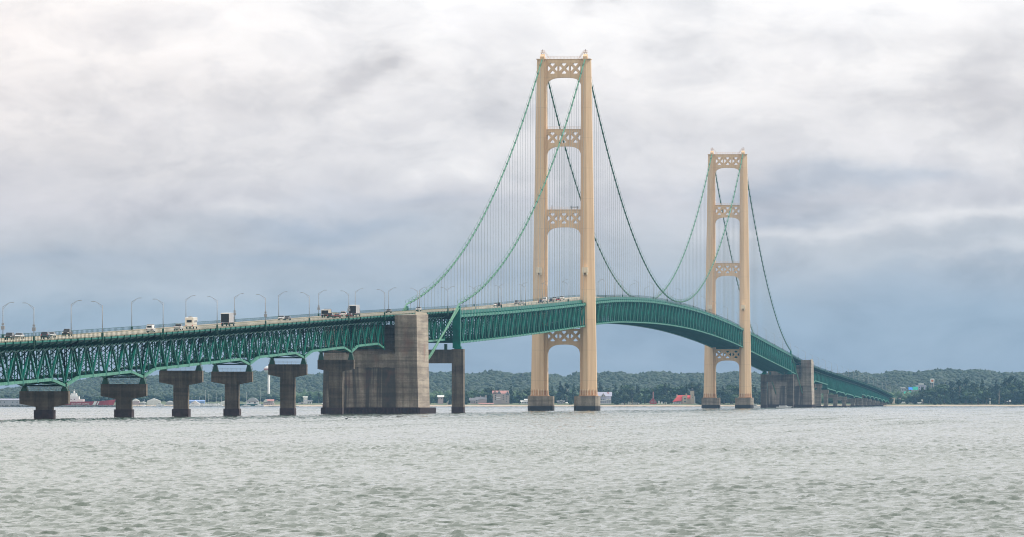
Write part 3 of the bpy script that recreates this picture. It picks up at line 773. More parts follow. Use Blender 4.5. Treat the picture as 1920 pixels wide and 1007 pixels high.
put(car('pickup', 'grey', 'pickup_truck'), 969, -2.0, False, 'grey pickup on the side span before the near tower', 'pickup')
put(car('sedan', 'white'), 979, 1.5, True, 'white car right of the grey pickup on the side span', 'car')
put(car('suv', 'navy'), 1014, 3.4, True, 'dark blue car at the foot of the left tower leg', 'car')
put(car('van', 'white', 'van'), 1022, -2.0, True, 'white van between the tower legs', 'van')
put(car('suv', 'black'), 1034, 3.2, True, 'black car in the queue between the tower legs', 'car')
put(car('suv', 'silver'), 1040, -3.0, False, 'silver car in the queue between the tower legs', 'car')
put(car('sedan', 'red'), 1047, 1.0, True, 'small red car before the right tower leg', 'car')
put(car('suv', 'white'), 1054, -3.0, False, 'white car nearest the right leg of the near tower', 'car')
put(car('suv', 'grey'), 1187, -4.0, False, 'grey car on the crest of the main span', 'car')
put(car('van', 'cream', 'van'), 1281, -1.0, False, 'cream van beyond the lowest point of the cables', 'van')
put(car('van', 'white', 'van'), 1612, -4.0, True, 'white van among the lamps of the far approach', 'van')
put(car('suv', 'white'), 1620, -2.0, True, 'white car among the lamps of the far approach', 'car')

# ------------------------------------------------------------------ street lamps
def lamp(sg):
    # sg = +1: stands on the right-hand rail, arm reaching left over the road
    e = empty('street_lamp')
    p = MB(); p.tube([(0, 0, -1.2), (0, 0, 8.1)], [0.13, 0.085], 8); p.build('pole', 'galv', e, smooth=True)
    b = MB(); b.box(-.24, .24, -.24, .24, -1.9, 0.9); b.build('base_box', 'band', e)
    a = MB(); pts = [(0, 0, 8.0), (-sg * .9, 0, 8.55), (-sg * 1.7, 0, 9.0), (-sg * 2.1, 0, 9.1)]
    a.tube(pts, 0.055, 6); a.tube([(0, 0, 7.4), (-sg * 1.3, 0, 8.7)], 0.035, 6); a.build('arm', 'galv', e, smooth=True)
    l = MB(); l.box(*sorted((-sg * 2.0, -sg * 2.9)), -.15, .15, 9.04, 9.18); l.build('lamp_head', 'lamp', e)
    return e
L0 = {1: lamp(1), -1: lamp(-1)}; ST = {k: tree_of(v) for k, v in L0.items()}; first = {1: True, -1: True}
def place_lamp(sg, s, zone, extra=False):
    if first[sg]: o = L0[sg]; first[sg] = False
    else: o = copy_tree(L0[sg], ST[sg])
    o.location = (sg * 8.62, s, dz(s) + 0.2)
    tag(o, 'tall grey street lamp on the %s rail of the %s' % ('near' if sg > 0 else 'far', zone), 'street lamp', 'street lamps on the %s, %s rail' % (zone, 'near' if sg > 0 else 'far'))
    if extra:
        b = MB(); b.box(-.45, .45, -.2, .2, 2.2, 3.1); b.box(-.3, .3, -.15, .15, 3.3, 3.8); q = b.build('sign_box', 'lamp', o)
s = -1475.0; i = 0
while s < 3600:
    for sg in (1, -1):
        ss = s if sg > 0 else s - 50 + 101 - (0 if s < -1000 else 0)
        if abs(ss) < 12 or abs(ss - T2) < 12: ss += 16
        zone = 'near approach' if ss < -740 else ('near side span' if ss < -10 else ('main span' if ss < T2 - 5 else ('far side span' if ss < T2 + 600 else 'far approach')))
        place_lamp(sg, ss, zone, extra=(i in (0, 4, 6) ))
    s += 100.3; i += 1
place_lamp(-1, -1524, 'near approach')

# ------------------------------------------------------------------ land and hills
def interp(T, x):
    if x <= T[0][0]: return T[0][1]
    for (a, b), (c, d) in zip(T, T[1:]):
        if x <= c: u = (x - a) / (c - a); u = u * u * (3 - 2 * u); return b + (d - b) * u
    return T[-1][1]
CREST = [(-3000, 712), (-700, 735), (-200, 733), (0, 729), (100, 721), (150, 713), (200, 706), (300, 701), (400, 700), (560, 699), (700, 698), (850, 699), (900, 697),
         (1000, 698), (1040, 701), (1065, 708), (1090, 702), (1130, 699), (1250, 698), (1400, 700), (1500, 700), (1560, 698), (1600, 696), (1640, 699), (1700, 698),
         (1740, 694), (1780, 693), (1830, 696), (1920, 697), (2200, 697), (2600, 705), (5000, 700)]
def shoreD(px): return interp([(-3000, 6200), (560, 6180), (1350, 6190), (1640, 6440), (2400, 6430), (5000, 6500)], px)
def land(px, D):
    d = D - shoreD(px)
    if d < 0: return max(-2.0, d * 0.05)
    if d < 50: return 1.1 * (d / 50) ** 0.7
    if d < 110: return 1.1 + 1.3 * (d - 50) / 60
    zc = CAM.z + (HZ - interp(CREST, px)) / F * 9300 - 10
    if D < 7000: return 2.4 + 1.6 * (d - 110) / 700
    if D < 9300:
        u = (D - 7000) / 2300; u = u * u * (3 - 2 * u); return 4.0 + (zc - 4.0) * u + 2.6 * u * math.sin(px * .031 + D * .004) * math.sin(px * .0117 + 1.7)+ 1.5 * u * math.sin(px * .083)
    return (zc + 2.6 * math.sin(px * .031 + D * .004) * math.sin(px * .0117 + 1.7) + 1.5 * math.sin(px * .083)) * max(0.5, 1 - (D - 9300) / 6000)
PXS = list(range(-6000, -600, 300)) + list(range(-600, 2600, 40)) + list(range(2600, 8000, 300))
DS = [6050, 6120, 6170, 6190, 6205, 6220, 6240, 6270, 6300, 6400, 6430, 6450, 6465, 6480, 6500, 6530, 6570, 6700, 6850, 7000, 7200, 7400, 7600, 7800, 8000, 8200, 8400, 8600, 8800, 9000, 9150, 9300, 9500, 9800, 10300, 11200]
V = []; Fc = []
for D in DS:
    for px in PXS: p = at(px, D); V.append((p.x, p.y, land(px, D)))
n = len(PXS)
for i in range(len(DS) - 1):
    for j in range(n - 1): Fc.append((i*n + j, i*n + j + 1, (i+1)*n + j + 1, (i+1)*n + j))
g = MB(); g.add(V, Fc); go = g.build('hills', 'ground', None, smooth=True); tag(go, kind='structure')

# forest canopy on the hills: one mass
def icosa():
    t = (1 + 5 ** .5) / 2
    v = np.array([(-1, t, 0), (1, t, 0), (-1, -t, 0), (1, -t, 0), (0, -1, t), (0, 1, t), (0, -1, -t), (0, 1, -t), (t, 0, -1), (t, 0, 1), (-t, 0, -1), (-t, 0, 1)], float)
    v /= np.linalg.norm(v[0])
    f = np.array([(0, 11, 5), (0, 5, 1), (0, 1, 7), (0, 7, 10), (0, 10, 11), (1, 5, 9), (5, 11, 4), (11, 10, 2), (10, 7, 6), (7, 1, 8), (3, 9, 4), (3, 4, 2), (3, 2, 6), (3, 6, 8), (3, 8, 9), (4, 9, 5), (2, 4, 11), (6, 2, 10), (8, 6, 7), (9, 8, 1)])
    return v, f
def mass_mesh(name, verts, tris, mat):
    me = bpy.data.meshes.new(name)
    me.vertices.add(len(verts)); me.vertices.foreach_set('co', verts.astype(np.float32).ravel())
    nf = len(tris); k = tris.shape[1]
    me.loops.add(nf * k); me.loops.foreach_set('vertex_index', tris.astype(np.int32).ravel())
    me.polygons.add(nf); me.polygons.foreach_set('loop_start', np.arange(0, nf * k, k, dtype=np.int32))
    me.update(calc_edges=True); me.materials.append(M[mat])
    o = bpy.data.objects.new(name, me); col.objects.link(o); return o
def canopy(name, px0, px1, D0, D1, num, rmin, rmax, hz, lab, mat='canopy'):
    px = RNG.uniform(px0, px1, num); D = np.sqrt(RNG.uniform(D0 ** 2, D1 ** 2, num))
    iv, itf = icosa(); C = np.zeros((num, 3))
    for i in range(num):
        p = at(px[i], D[i]); C[i] = (p.x, p.y, land(px[i], D[i]))
    r = rmin + (rmax - rmin) * RNG.random(num) ** 1.7
    conif = RNG.random(num) < 0.11
    hgt = np.where(conif, RNG.uniform(1.0, 1.45, num), RNG.uniform(0.6, 0.95, num)) * r * hz
    rad = np.where(conif, r * 0.5, r)
    base = RNG.uniform(3.0, 7.5, num)
    jit = RNG.uniform(0.8, 1.2, (num, 12, 1))
    vv = iv[None] * jit
    vv = vv * np.stack([rad, rad, hgt], 1)[:, None, :]
    vv[:, :, 2] += base[:, None]
    vv += C[:, None, :]
    ff = (itf[None] + (np.arange(num) * 12)[:, None, None]).reshape(-1, 3)
    o = mass_mesh(name, vv.reshape(-1, 3), ff, mat); o.data.polygons.foreach_set('use_smooth', [True] * len(o.data.polygons)); tag(o, lab, None, None, 'stuff'); o['category'] = 'forest'; return o
canopy('hillside_forest', -500, 2420, 7000, 9500, 64000, 2.4, 6.2, 0.85, 'hazy green forest covering the low hills beyond the far shore')
canopy('lowland_forest', 545, 2400, 6640, 7000, 5200, 3.6, 6.2, 1.35, 'dark belt of woodland behind the shoreline trees', 'leaf')
canopy('scrub', -400, 2400, 6560, 6640, 500, 1.2, 2.6, 0.5, 'low scrub along the far shore', 'leaf')

# individual shore trees
def crown_mesh(kind, seed, Q=430):
    rg = np.random.default_rng(seed)
    lobes = []
    if kind == 'broad':
        for i in range(rg.integers(9, 14)):
            a = rg.uniform(0, 2 * math.pi); rr = rg.uniform(0, 0.30); zz = rg.uniform(0.36, 0.86)
            lobes.append((rr * math.cos(a), rr * math.sin(a), zz, rg.uniform(0.11, 0.2)))
    elif kind == 'conifer':
        for i in range(13):
            z = 0.14 + 0.84 * i / 12; w = 0.21 * (1 - z) + 0.012
            for k in range(3 if z < 0.75 else 1):
                a = rg.uniform(0, 2 * math.pi); lobes.append((w * .55 * math.cos(a), w * .55 * math.sin(a), z, w * rg.uniform(0.5, 0.95) + .012))
    else:   # ragged pine: bare lower trunk, uneven flags of foliage
        for i in range(9):
            z = rg.uniform(0.45, 0.97); a = rg.uniform(0, 2 * math.pi); w = 0.17 * (1.15 - z)
            lobes.append((w * math.cos(a), w * math.sin(a), z, rg.uniform(0.04, 0.09)))
    V = []; Fc = []
    iv, itf = icosa()
    for (x, y, z, r) in lobes:
        o = len(V); q = iv * rg.uniform(0.6, 0.9, (12, 1)) * r
        for p in q: V.append((p[0] + x, p[1] + y, p[2] * .85 + z))
        Fc += [tuple(int(j) + o for j in f) for f in itf]
    for k in range(Q):
        x, y, z, r = lobes[rg.integers(len(lobes))]
        d = rg.normal(size=3); d /= np.linalg.norm(d); c = np.array((x, y, z)) + d * r * rg.uniform(0.75, 1.18)
        a = rg.normal(size=3); a /= np.linalg.norm(a); b = np.cross(a, rg.normal(size=3)); b /= np.linalg.norm(b)
        h = rg.uniform(0.022, 0.042); o = len(V)
        V += [tuple(c + a * h), tuple(c + b * h), tuple(c - a * h), tuple(c - b * h)]; Fc.append((o, o + 1, o + 2, o + 3))
    return V, Fc
PROT = []
for kind, cnt in (('broad', 6), ('conifer', 4), ('pine', 3)):
    for i in range(cnt):
        e = empty({'broad': 'broadleaf_tree', 'conifer': 'conifer_tree', 'pine': 'pine_tree'}[kind])
        V, Fc = crown_mesh(kind, 100 + i + len(kind) * 10); m = MB(); m.v = V; m.f = Fc
        m.build('crown', 'leaf' if kind == 'broad' else 'needle', e)
        t = MB(); t.tube([(0, 0, -0.03), (0.01, 0, 0.3), (0, 0.01, 0.6), (0, 0, 0.95 if kind != 'broad' else 0.7)], [0.03, 0.022, 0.014, 0.004], 6)
        for k in range(4):
            a = k * 1.6 + i; z = 0.35 + 0.1 * k; t.tube([(0, 0, z), (0.14 * math.cos(a), 0.14 * math.sin(a), z + 0.12)], [0.012, 0.004], 5)
        t.build('trunk', 'bark' if kind != 'pine' else 'deadwood', e)
        PROT.append([kind, e, tree_of(e), True])
TOPY = [(-300, 748), (40, 748), (555, 746), (575, 738), (600, 736), (640, 738), (800, 737), (830, 736), (870, 731), (920, 729), (990, 729), (1030, 724), (1060, 719), (1090, 726), (1125, 722), (1180, 722), (1210, 728), (1240, 720), (1320, 722), (1400, 722), (1430, 724),
        (1520, 726), (1660, 745), (1700, 744), (1715, 738), (1728, 725), (1745, 720), (1770, 722), (1800, 718), (1850, 716), (1900, 714), (1990, 712), (2300, 715)]
SEG = [(545, 'far shore between the approach piers'), (806, 'far shore between the anchorage and the cable bent'), (870, 'far shore left of the near tower'), (1028, 'far shore between the legs of the near tower'), (1124, 'far shore between the two towers'),
       (1322, 'far shore between the legs of the far tower'), (1410, 'far shore beside the far anchorage'), (1680, 'beach right of the bridge end')]
HOLES = [(885, 912, 6290), (922, 962, 6280), (972, 996, 6290), (1118, 1148, 6290), (1212, 1240, 6300), (1258, 1306, 6300), (560, 600, 6300), (818, 840, 6300), (1040, 1065, 6300)]
cntT = 0
def put_tree(P, px, D, h, zone, wide=1.0, lab=None):
    kind, e, st, virgin = P
    if virgin: o = e; P[3] = False
    else: o = copy_tree(e, st)
    p = at(px, D); o.location = (p.x, p.y, land(px, D) - 0.2); o.scale = (h * wide, h * wide, h); o.rotation_euler = (0, 0, random.uniform(0, 6.28))
    w = {'broad': 'round-crowned green tree', 'conifer': 'dark pointed conifer', 'pine': 'ragged tall pine'}[kind]
    tag(o, lab or '%s on the %s' % (w, zone), 'tree', '%ss on the %s' % (w, zone)); return o
rows = [(36, 7.5), (70, 8.0), (115, 8.5)]
for dd, sp in rows:
    px = 548.0
    while px < 1985:
        D = shoreD(px) + dd + 40 + random.uniform(-8, 14)
        if 640 < px < 805 or 1510 < px < 1660: px += 22; continue
        if any(a - 4 < px < b + 4 and D < q + 30 for a, b, q in HOLES): px += 6; continue
        zone = [z for a, z in SEG if a <= px + 1][-1]
        full = (HZ - interp(TOPY, px)) / F * D + CAM.z - land(px, D)
        fr = {36: random.uniform(0.5, 0.85), 70: random.uniform(0.7, 1.0), 115: random.uniform(0.85, 1.12)}[dd]
        r = random.random()
        kind = 'broad' if r < (0.62 if px < 1700 else 0.5) else ('conifer' if r < 0.9 else 'pine')
        h = max(4, full * fr) * (1.12 if kind != 'broad' and dd > 40 else 1.0)
        P = random.choice([q for q in PROT if q[0] == kind]); put_tree(P, px, D, h, zone, random.uniform(0.95, 1.35) if kind == 'broad' else random.uniform(0.9, 1.3)); cntT += 1
        px += sp * random.uniform(0.75, 1.35) / D * F * 0.9
print('trees', cntT)
for px, h in ((1182, 20), (1903, 27), (1868, 25), (1842, 26), (1740, 20)):
    put_tree([q for q in PROT if q[0] == 'conifer'][random.randrange(4)], px, shoreD(px) + 150, h, 'far shore', 1.0, 'tallest dark conifer above the shore trees at this spot' if False else None)
dead = empty('bare_tree', at(1873, shoreD(1873) + 60, 2.2), 0, 'pale bare dead tree trunk among the trees right of the bridge', 'tree')
m = MB(); m.tube([(0, 0, 0), (.3, 0, 8), (.1, 0, 16)], [.45, .3, .1], 7)
for k in range(7): a = k * 1.3; z = 6 + 1.3 * k; m.tube([(.2, 0, z), (2.4 * math.cos(a), 2.4 * math.sin(a), z + 1.5)], [.14, .04], 5)
m.build('trunk', 'deadwood', dead)

# ------------------------------------------------------------------ buildings on the far shore
for nm, c in dict(w_white=(0.74, 0.73, 0.70), w_stone=(0.42, 0.36, 0.34), w_tan=(0.52, 0.42, 0.31), w_mauve=(0.50, 0.40, 0.40), w_red=(0.42, 0.06, 0.06), w_blue=(0.22, 0.34, 0.62), w_vict=(0.42, 0.42, 0.52), w_grey=(0.40, 0.40, 0.42),
                  r_grey=(0.16, 0.16, 0.18), r_red=(0.70, 0.09, 0.085), r_brown=(0.20, 0.13, 0.11), r_blue=(0.03, 0.22, 0.70), r_green=(0.0, 0.30, 0.22), r_rose=(0.42, 0.20, 0.18), trim=(0.80, 0.80, 0.78)).items():
    M[nm] = simple('wall_paint_' + nm[2:] if nm[0] == 'w' else 'roof_cover_' + nm[2:], c, 0.7, 0.12, 1.5)
M['pane'] = simple('window_pane', (0.03, 0.04, 0.05), 0.2)
class House:
    def __init__(s, name, px, D, label, cat='house', group=None, zb=None):
        s.D = D; s.px = px; s.zg = (land(px, D) - 0.1) if zb is None else zb
        s.o = empty(name, at(px, D, s.zg), YAW, label, cat, group); s.k = D / F
    def X(s, px): return (px - s.px) * s.k
    def Z(s, py): return zat(py, s.D) - s.zg
    def wall(s, p0, p1, ytop, depth=9, y0=0, mat='w_white', zb=0.0):
        m = MB(); m.box(s.X(p0), s.X(p1), y0, y0 + depth, zb, s.Z(ytop)); return m.build('wall', mat, s.o)
    def gable(s, p0, p1, yeave, yridge, depth=9, y0=0, mat='r_grey', ov=0.4, wallmat=None, hip=0.0):
        # ridge runs across the view (gables at the sides)
        x0, x1 = s.X(p0) - ov, s.X(p1) + ov; ze, zr = s.Z(yeave), s.Z(yridge); m = MB(); h = hip
        ym = y0 + depth / 2
        V = [(x0, y0 - ov, ze), (x1, y0 - ov, ze), (x1, y0 + depth + ov, ze), (x0, y0 + depth + ov, ze), (x0 + h, ym, zr), (x1 - h, ym, zr)]
        m.add(V, [(0, 1, 5, 4), (2, 3, 4, 5), (0, 4, 3), (1, 2, 5), (0, 3, 2, 1)]); return m.build('roof', mat, s.o)
    def front_gable(s, p0, p1, yeave, yridge, depth=9, y0=0, roof='r_grey', wall='w_white'):
        x0, x1 = s.X(p0), s.X(p1); ze, zr = s.Z(yeave), s.Z(yridge); xm = (x0 + x1) / 2
        w = MB(); w.prism([(x0, ze), (x1, ze), (xm, zr - 0.2)], y0, y0 + depth, 'y'); w.build('gable', wall, s.o)
        m = MB(); t = 0.28
        m.prism([(x0 - .5, ze - .2), (xm, zr), (xm, zr + t), (x0 - .8, ze - .2)], y0 - .4, y0 + depth, 'y')
        m.prism([(x1 + .5, ze - .2), (x1 + .8, ze - .2), (xm, zr + t), (xm, zr)], y0 - .4, y0 + depth, 'y')
        return m.build('roof', roof, s.o)
    def win(s, pxs, pys, w=1.1, h=1.4, y0=0, name='window'):
        for a in pxs:
            for b in pys:
                m = MB(); x, z = s.X(a), s.Z(b); m.box(x - w/2 - .12, x + w/2 + .12, y0 - .08, y0 + .02, z - h/2 - .12, z + h/2 + .12); f = m.build(name, 'trim', s.o)
                m = MB(); m.box(x - w/2, x + w/2, y0 - .12, y0 - .06, z - h/2, z + h/2); m.build('pane', 'pane', f)
    def chimney(s, px, ytop, y=4, w=1.0, mat='w_mauve', zb=2.0):
        m = MB(); x = s.X(px); m.box(x - w/2, x + w/2, y - w/2, y + w/2, zb, s.Z(ytop)); m.build('chimney', mat, s.o)
    def box(s, name, p0, p1, yb, yt, y0, y1, mat):
        m = MB(); m.box(s.X(p0), s.X(p1), y0, y1, s.Z(yb), s.Z(yt)); return m.build(name, mat, s.o)
# grey shingled house left of the inn
H = House('shore_house', 890, 6290, 'grey gabled house with chimneys left of the tall inn')
H.wall(882, 897, 751, 9, mat='w_mauve'); H.gable(880, 897, 751, 746, 9, mat='r_grey'); H.wall(892, 912, 749, 8, 3, 'w_mauve'); H.gable(892, 912, 749, 744, 8, 3, 'r_grey')
H.win((885, 889), (754,), 1.2, 1.6); H.win((894,), (751, 755), 1.3, 1.6); H.chimney(901, 742, 7); H.chimney(911, 741, 7, 1.8, 'w_stone')
H = House('boathouse', 905, 6262, 'long low building with rose roof at the water in front of the inn')
H.wall(898, 925, 757.4, 5, mat='w_stone'); H.gable(898, 925, 757.4, 755.6, 5, mat='r_rose'); H.win((903, 911, 919), (758.2,), .8, .6)
# tall inn
H = House('inn', 940, 6280, 'tall four-storey mauve stone inn with steep gables', 'inn')
H.wall(924, 947, 738, 12, mat='w_stone'); H.wall(946, 955, 741, 10, -1.5, 'w_stone'); H.gable(923.5, 953, 738, 732.5, 12, mat='r_rose')
H.front_gable(932, 939.5, 738.5, 732.5, 8, -0.6, 'trim', 'r_grey'); H.front_gable(925.5, 931, 737, 733, 6, -0.5, 'w_stone', 'w_stone'); H.front_gable(948, 955, 741, 733.5, 9, -2, 'trim', 'r_grey')
for yy in (741.5, 745, 749): H.win((929,), (yy,), 1.2, 1.5); H.win((943.5,), (yy,), 1.0, 1.5)
H.win((950,), (744, 748, 753), 0.9, 1.3, -1.5)
b = H.box('balcony', 930.5, 938.5, 745.8, 744.6, -1.2, 0, 'trim'); H.box('balcony', 930.5, 938.5, 749.8, 749, -1.2, 0, 'trim'); H.box('porch', 940, 948, 757, 750, -3, 0, 'w_stone')
H = House('shore_house', 985, 6285, 'small white house with porch left of the near tower pier')
H.wall(977, 990.5, 753, 7); H.gable(976.5, 991, 753, 751, 7, mat='trim'); H.wall(984, 991.5, 750, 5, 3); H.gable(983.5, 992, 750, 748, 5, 3, mat='trim'); H.win((979.5, 982.5, 985.5, 988.5), (755.2,), 1.1, 1.0)
H = House('shore_house', 1052, 6300, 'white low house framed by the legs of the near tower')
H.wall(1045, 1058, 753.5, 6, mat='w_grey'); H.gable(1044.5, 1058.5, 753.5, 751, 6, mat='r_grey'); H.win((1046.5, 1049.5, 1053, 1056), (755.5,), .9, 1.0); H.front_gable(1050, 1055, 752.5, 749.5, 3, -.3, 'trim', 'w_white')
H = House('shed', 1062.5, 6285, 'tiny white shed right of the house between the tower legs', 'shed'); H.wall(1061, 1064, 755.5, 2.5); H.gable(1061, 1064, 755.5, 754.4, 2.5, mat='trim')
# Victorian house
H = House('victorian_house', 1133, 6285, 'blue-grey Victorian house with white porches right of the near tower')
H.wall(1124, 1146, 743, 10, mat='w_vict'); H.gable(1121, 1147, 743, 735, 10, mat='w_vict'); H.front_gable(1127, 1135.5, 744, 737.5, 7, -1.0, 'trim', 'w_mauve')
H.win((1129.8, 1132.8), (742.3,), 1.0, 1.2, -1.0); H.win((1128, 1132, 1140.5), (749,), 1.0, 1.4, 0)
H.box('balcony', 1124, 1137, 751.8, 750.8, -2.4, 0, 'trim'); H.box('balcony', 1136, 1146, 750.5, 748.8, -3.2, 0, 'trim'); H.box('porch_rail', 1124, 1145, 757, 755.8, -3.0, 0, 'trim')
for p in (1125, 1129, 1133, 1137, 1141, 1145): H.box('post', p - .25, p + .25, 757.5, 751, -2.9, -2.6, 'trim')
fl = empty('flagpole', at(1138, 6275, 2.0), YAW, 'white flagpole with a red and white flag at the Victorian house', 'flagpole')
m = MB(); m.tube([(0, 0, 0), (0, 0, 12.6)], [.12, .07], 6); m.build('pole', 'trim', fl)
m = MB(); m.add([(0.05, 0, 12.4), (2.2, .2, 12.0), (2.2, .2, 10.8), (0.05, 0, 11.2), (0.05, .04, 12.4), (2.2, .24, 12.0), (2.2, .24, 10.8), (0.05, .04, 11.2)], MB.BOXF); m.build('flag', simple('red_flag_cloth', (0.65, 0.25, 0.28)), fl)
# small white things on the lawn
for px, w, h, lab in ((1167, 4, 1.3, 'low white bench on the lawn left of the white pavilion'), (1178.5, 1.6, 2.6, 'left white booth beside the white pavilion'), (1181.5, 1.4, 2.4, 'right white booth beside the white pavilion')):
    H = House('booth', px, 6270, lab, 'booth'); m = MB(); m.box(-w/2*.8, w/2*.8, 0, 1.5, 0, h); m.build('wall', 'w_white', H.o); m = MB(); m.prism([(-w/2, h), (w/2, h), (0, h + .6)], -.1, 1.6, 'y'); m.build('roof', 'trim', H.o)
H = House('pavilion', 1191.5, 6275, 'white pavilion with small gables at the tree edge', 'pavilion'); H.wall(1185, 1197.5, 757, 5); H.gable(1184.5, 1198, 757, 755.6, 5, mat='w_grey')
for p in (1187.5, 1191, 1194.5): H.front_gable(p - 1.3, p + 1.3, 756.6, 754.9, 3, -.3, 'trim', 'w_white')
# red fog-signal building
H = House('fog_signal_building', 1225, 6300, 'dark red pyramid-roofed building with a tall red chimney', 'building')
H.wall(1218.5, 1231, 754.5, 8, mat='w_red'); H.front_gable(1218, 1231, 754.6, 745.8, 8, 0, 'r_rose', 'w_red'); H.chimney(1225, 734.5, 4, 1.1, 'r_rose', 5); H.win((1222.5, 1227.5), (754,), .9, 1.1)
for px, w, h, lab in ((1235.5, 2.0, 3.6, 'white equipment hut right beside the red chimney building'), (1241, 2.2, 2.6, 'grey-roofed kiosk midway between the red buildings'), (1248, 2.6, 2.4, 'white boat-shaped hut left of the lighthouse')):
    H = House('hut', px, 6300, lab, 'hut'); m = MB(); m.box(-w/2*.8, w/2*.8, 0, 2.5, 0, h * .7); m.build('wall', 'w_white', H.o); m = MB(); m.prism([(-w/2, h*.7), (w/2, h*.7), (0.1, h)], -.1, 2.6, 'y'); m.build('roof', 'trim', H.o)
wm = empty('windmill', at(1248.5, 6330, 2.3), YAW, 'pale windmill-like mast against the dark trees left of the lighthouse', 'mast')
m = MB()
for a in range(4): m.bar((1.1 * math.cos(a * 1.571), 1.1 * math.sin(a * 1.571), 0), (.2 * math.cos(a * 1.571), .2 * math.sin(a * 1.571), 9.5), .2, .2)
m.build('tower', 'w_grey', wm); m = MB(); m.box(-1.6, 1.2, -.3, .3, 9.2, 10.2); m.box(-.6, .9, -.2, .2, 7.5, 9.2); m.build('vane', 'w_white', wm)
# lighthouse
H = House('lighthouse', 1282, 6300, 'castle-like tan brick lighthouse with bright red roofs', 'lighthouse')
H.wall(1272, 1280, 752, 9, mat='w_tan'); H.gable(1270, 1296, 747.5, 741.2, 9, mat='r_red'); H.wall(1262, 1277, 754.5, 7, -2, 'trim')
m = MB(); x0, x1, x2 = H.X(1261), H.X(1278), H.X(1269); m.add([(x0, -2.6, H.Z(753.4)), (x1, -2.6, H.Z(751.5)), (x1, 0.2, H.Z(741.5)), (x2, 0.2, H.Z(744.5)), (x0, 5, H.Z(753.4)), (x1, 5, H.Z(751.5))], [(0, 1, 2, 3), (0, 3, 4), (1, 5, 2), (0, 4, 5, 1), (3, 2, 5, 4)]); m.build('roof', 'r_red', H.o)
H.wall(1279.5, 1288.5, 742, 8, -2.4, 'w_tan'); H.win((1284.2,), (747.6, 753), 1.7, 1.5, -2.4); H.wall(1288, 1297, 747, 8, 0, 'w_tan'); H.chimney(1269.5, 739.5, 3, 1.2, 'w_tan'); H.chimney(1287, 738, 1, 1.5, 'w_tan')
H.win((1264, 1267.5, 1271, 1274.5), (755.6,), 1.1, 1.2, -2)
m = MB(); xc = H.X(1298); m.box(xc - 1.9, xc + 1.9, -1.5, 2.4, 0, H.Z(733)); t = m.build('tower', 'w_tan', H.o); m = MB(); m.cyl(xc, .4, H.Z(733), H.Z(733) + .3, 2.2, 2.2, 12); m.build('gallery', 'r_grey', t); m = MB(); m.cyl(xc, .4, H.Z(733) + .3, H.Z(733) + 1.7, .9, .9, 10); m.build('lantern', 'pane', t); m = MB(); m.cyl(xc, .4, H.Z(733) + 1.7, H.Z(733) + 2.5, 1.2, .15, 10); m.build('cap', 'r_grey', t)
H.win((1298,), (741, 746), .7, 1.0, -1.5); H.box('annex', 1301, 1303.5, 757, 743, 0, 2, 'trim')
# between piers and anchorage
H = House('shore_house', 826, 6330, 'white-roofed house right of the near anchorage'); H.wall(821, 831, 744, 6, mat='w_mauve', zb=0); H.gable(820.5, 832, 744, 741.2, 6, mat='trim'); H.win((823, 828), (747,), 1, 1.2)
H = House('shore_house', 842, 6270, 'small pale gabled house hidden left of the cable bent column'); H.wall(838.5, 845, 755, 5, mat='w_mauve'); H.front_gable(838.5, 845, 755, 750.5, 5, 0, 'trim', 'w_white')
H = House('shore_house', 568, 6290, 'grey house at the water left of the last pier before the anchorage'); H.wall(561, 573, 757, 6, mat='w_grey'); H.gable(560, 574, 757, 755, 6, mat='r_grey'); H.front_gable(564, 568.5, 756.6, 753.4, 3, -.4, 'trim', 'w_grey')
H = House('shore_house', 580, 6300, 'white house with two tall windows between dark trees'); H.wall(577, 584, 752.5, 6); H.gable(570, 585, 752.5, 750.5, 6, mat='r_grey'); H.win((579, 582), (755,), 1.0, 1.6)
H = House('shore_house', 572.5, 6330, 'white upper gable showing above the dark shore trees'); H.wall(569, 576, 745, 5); H.gable(568.5, 576.5, 745, 743.5, 5, mat='trim')
H = House('shore_house', 607, 6290, 'white cottage touching the left edge of the anchorage'); H.wall(604.5, 609, 757, 4); H.gable(604, 609.5, 757, 755.5, 4, mat='trim')
H = House('hillside_house', 597, 7700, 'lone white house high on the wooded hillside'); H.wall(594.5, 600, 736.5, 6, zb=0); H.gable(594, 600.5, 736.5, 734.3, 6, mat='trim')
# marina town on the left
H = House('marina_hall', 365, 6230, 'white gabled marina hall in front of the blue building', 'hall'); H.wall(357, 374, 757.5, 12); H.front_gable(357, 374, 757.5, 751.5, 12, 0, 'trim', 'w_white'); H.win((361, 365, 369), (759,), 1.2, 1)
H = House('warehouse', 367, 6300, 'long blue warehouse behind the white marina hall', 'warehouse'); H.wall(351, 383, 752.5, 12, mat='w_blue'); H.gable(351, 383, 752.5, 750, 12, mat='w_blue')
H = House('hall', 473, 6300, 'grey hall with a low curved roof above the green barge', 'hall'); H.wall(463, 484, 752.5, 12, mat='w_mauve')
m = MB(); pts = [(H.X(462.5 + 22 * i / 12), H.Z(752.5) + (H.Z(745.5) - H.Z(752.5)) * math.sin(math.pi * (i / 12)) ** .8) for i in range(13)]; m.prism(pts, -.5, 12.5, 'y'); m.build('roof', 'w_grey', H.o); H.win((468, 473, 478), (754.5,), 1.6, 1.2)
H = House('waterfront_restaurant', 505, 6260, 'white two-storey waterfront building with rose roof below the water tower', 'building'); H.wall(493, 514, 755.5, 9, mat='w_mauve'); H.gable(501, 513, 752, 748.5, 9, mat='r_rose'); H.wall(495, 513, 752, 6, 3); H.front_gable(494, 502, 753.5, 748.5, 7, -.3, 'trim', 'w_white'); H.win((497, 501, 505, 509), (758,), 1.2, 1.1); H.box('deck', 492, 516, 760.5, 759, -3, 0, 'w_grey')
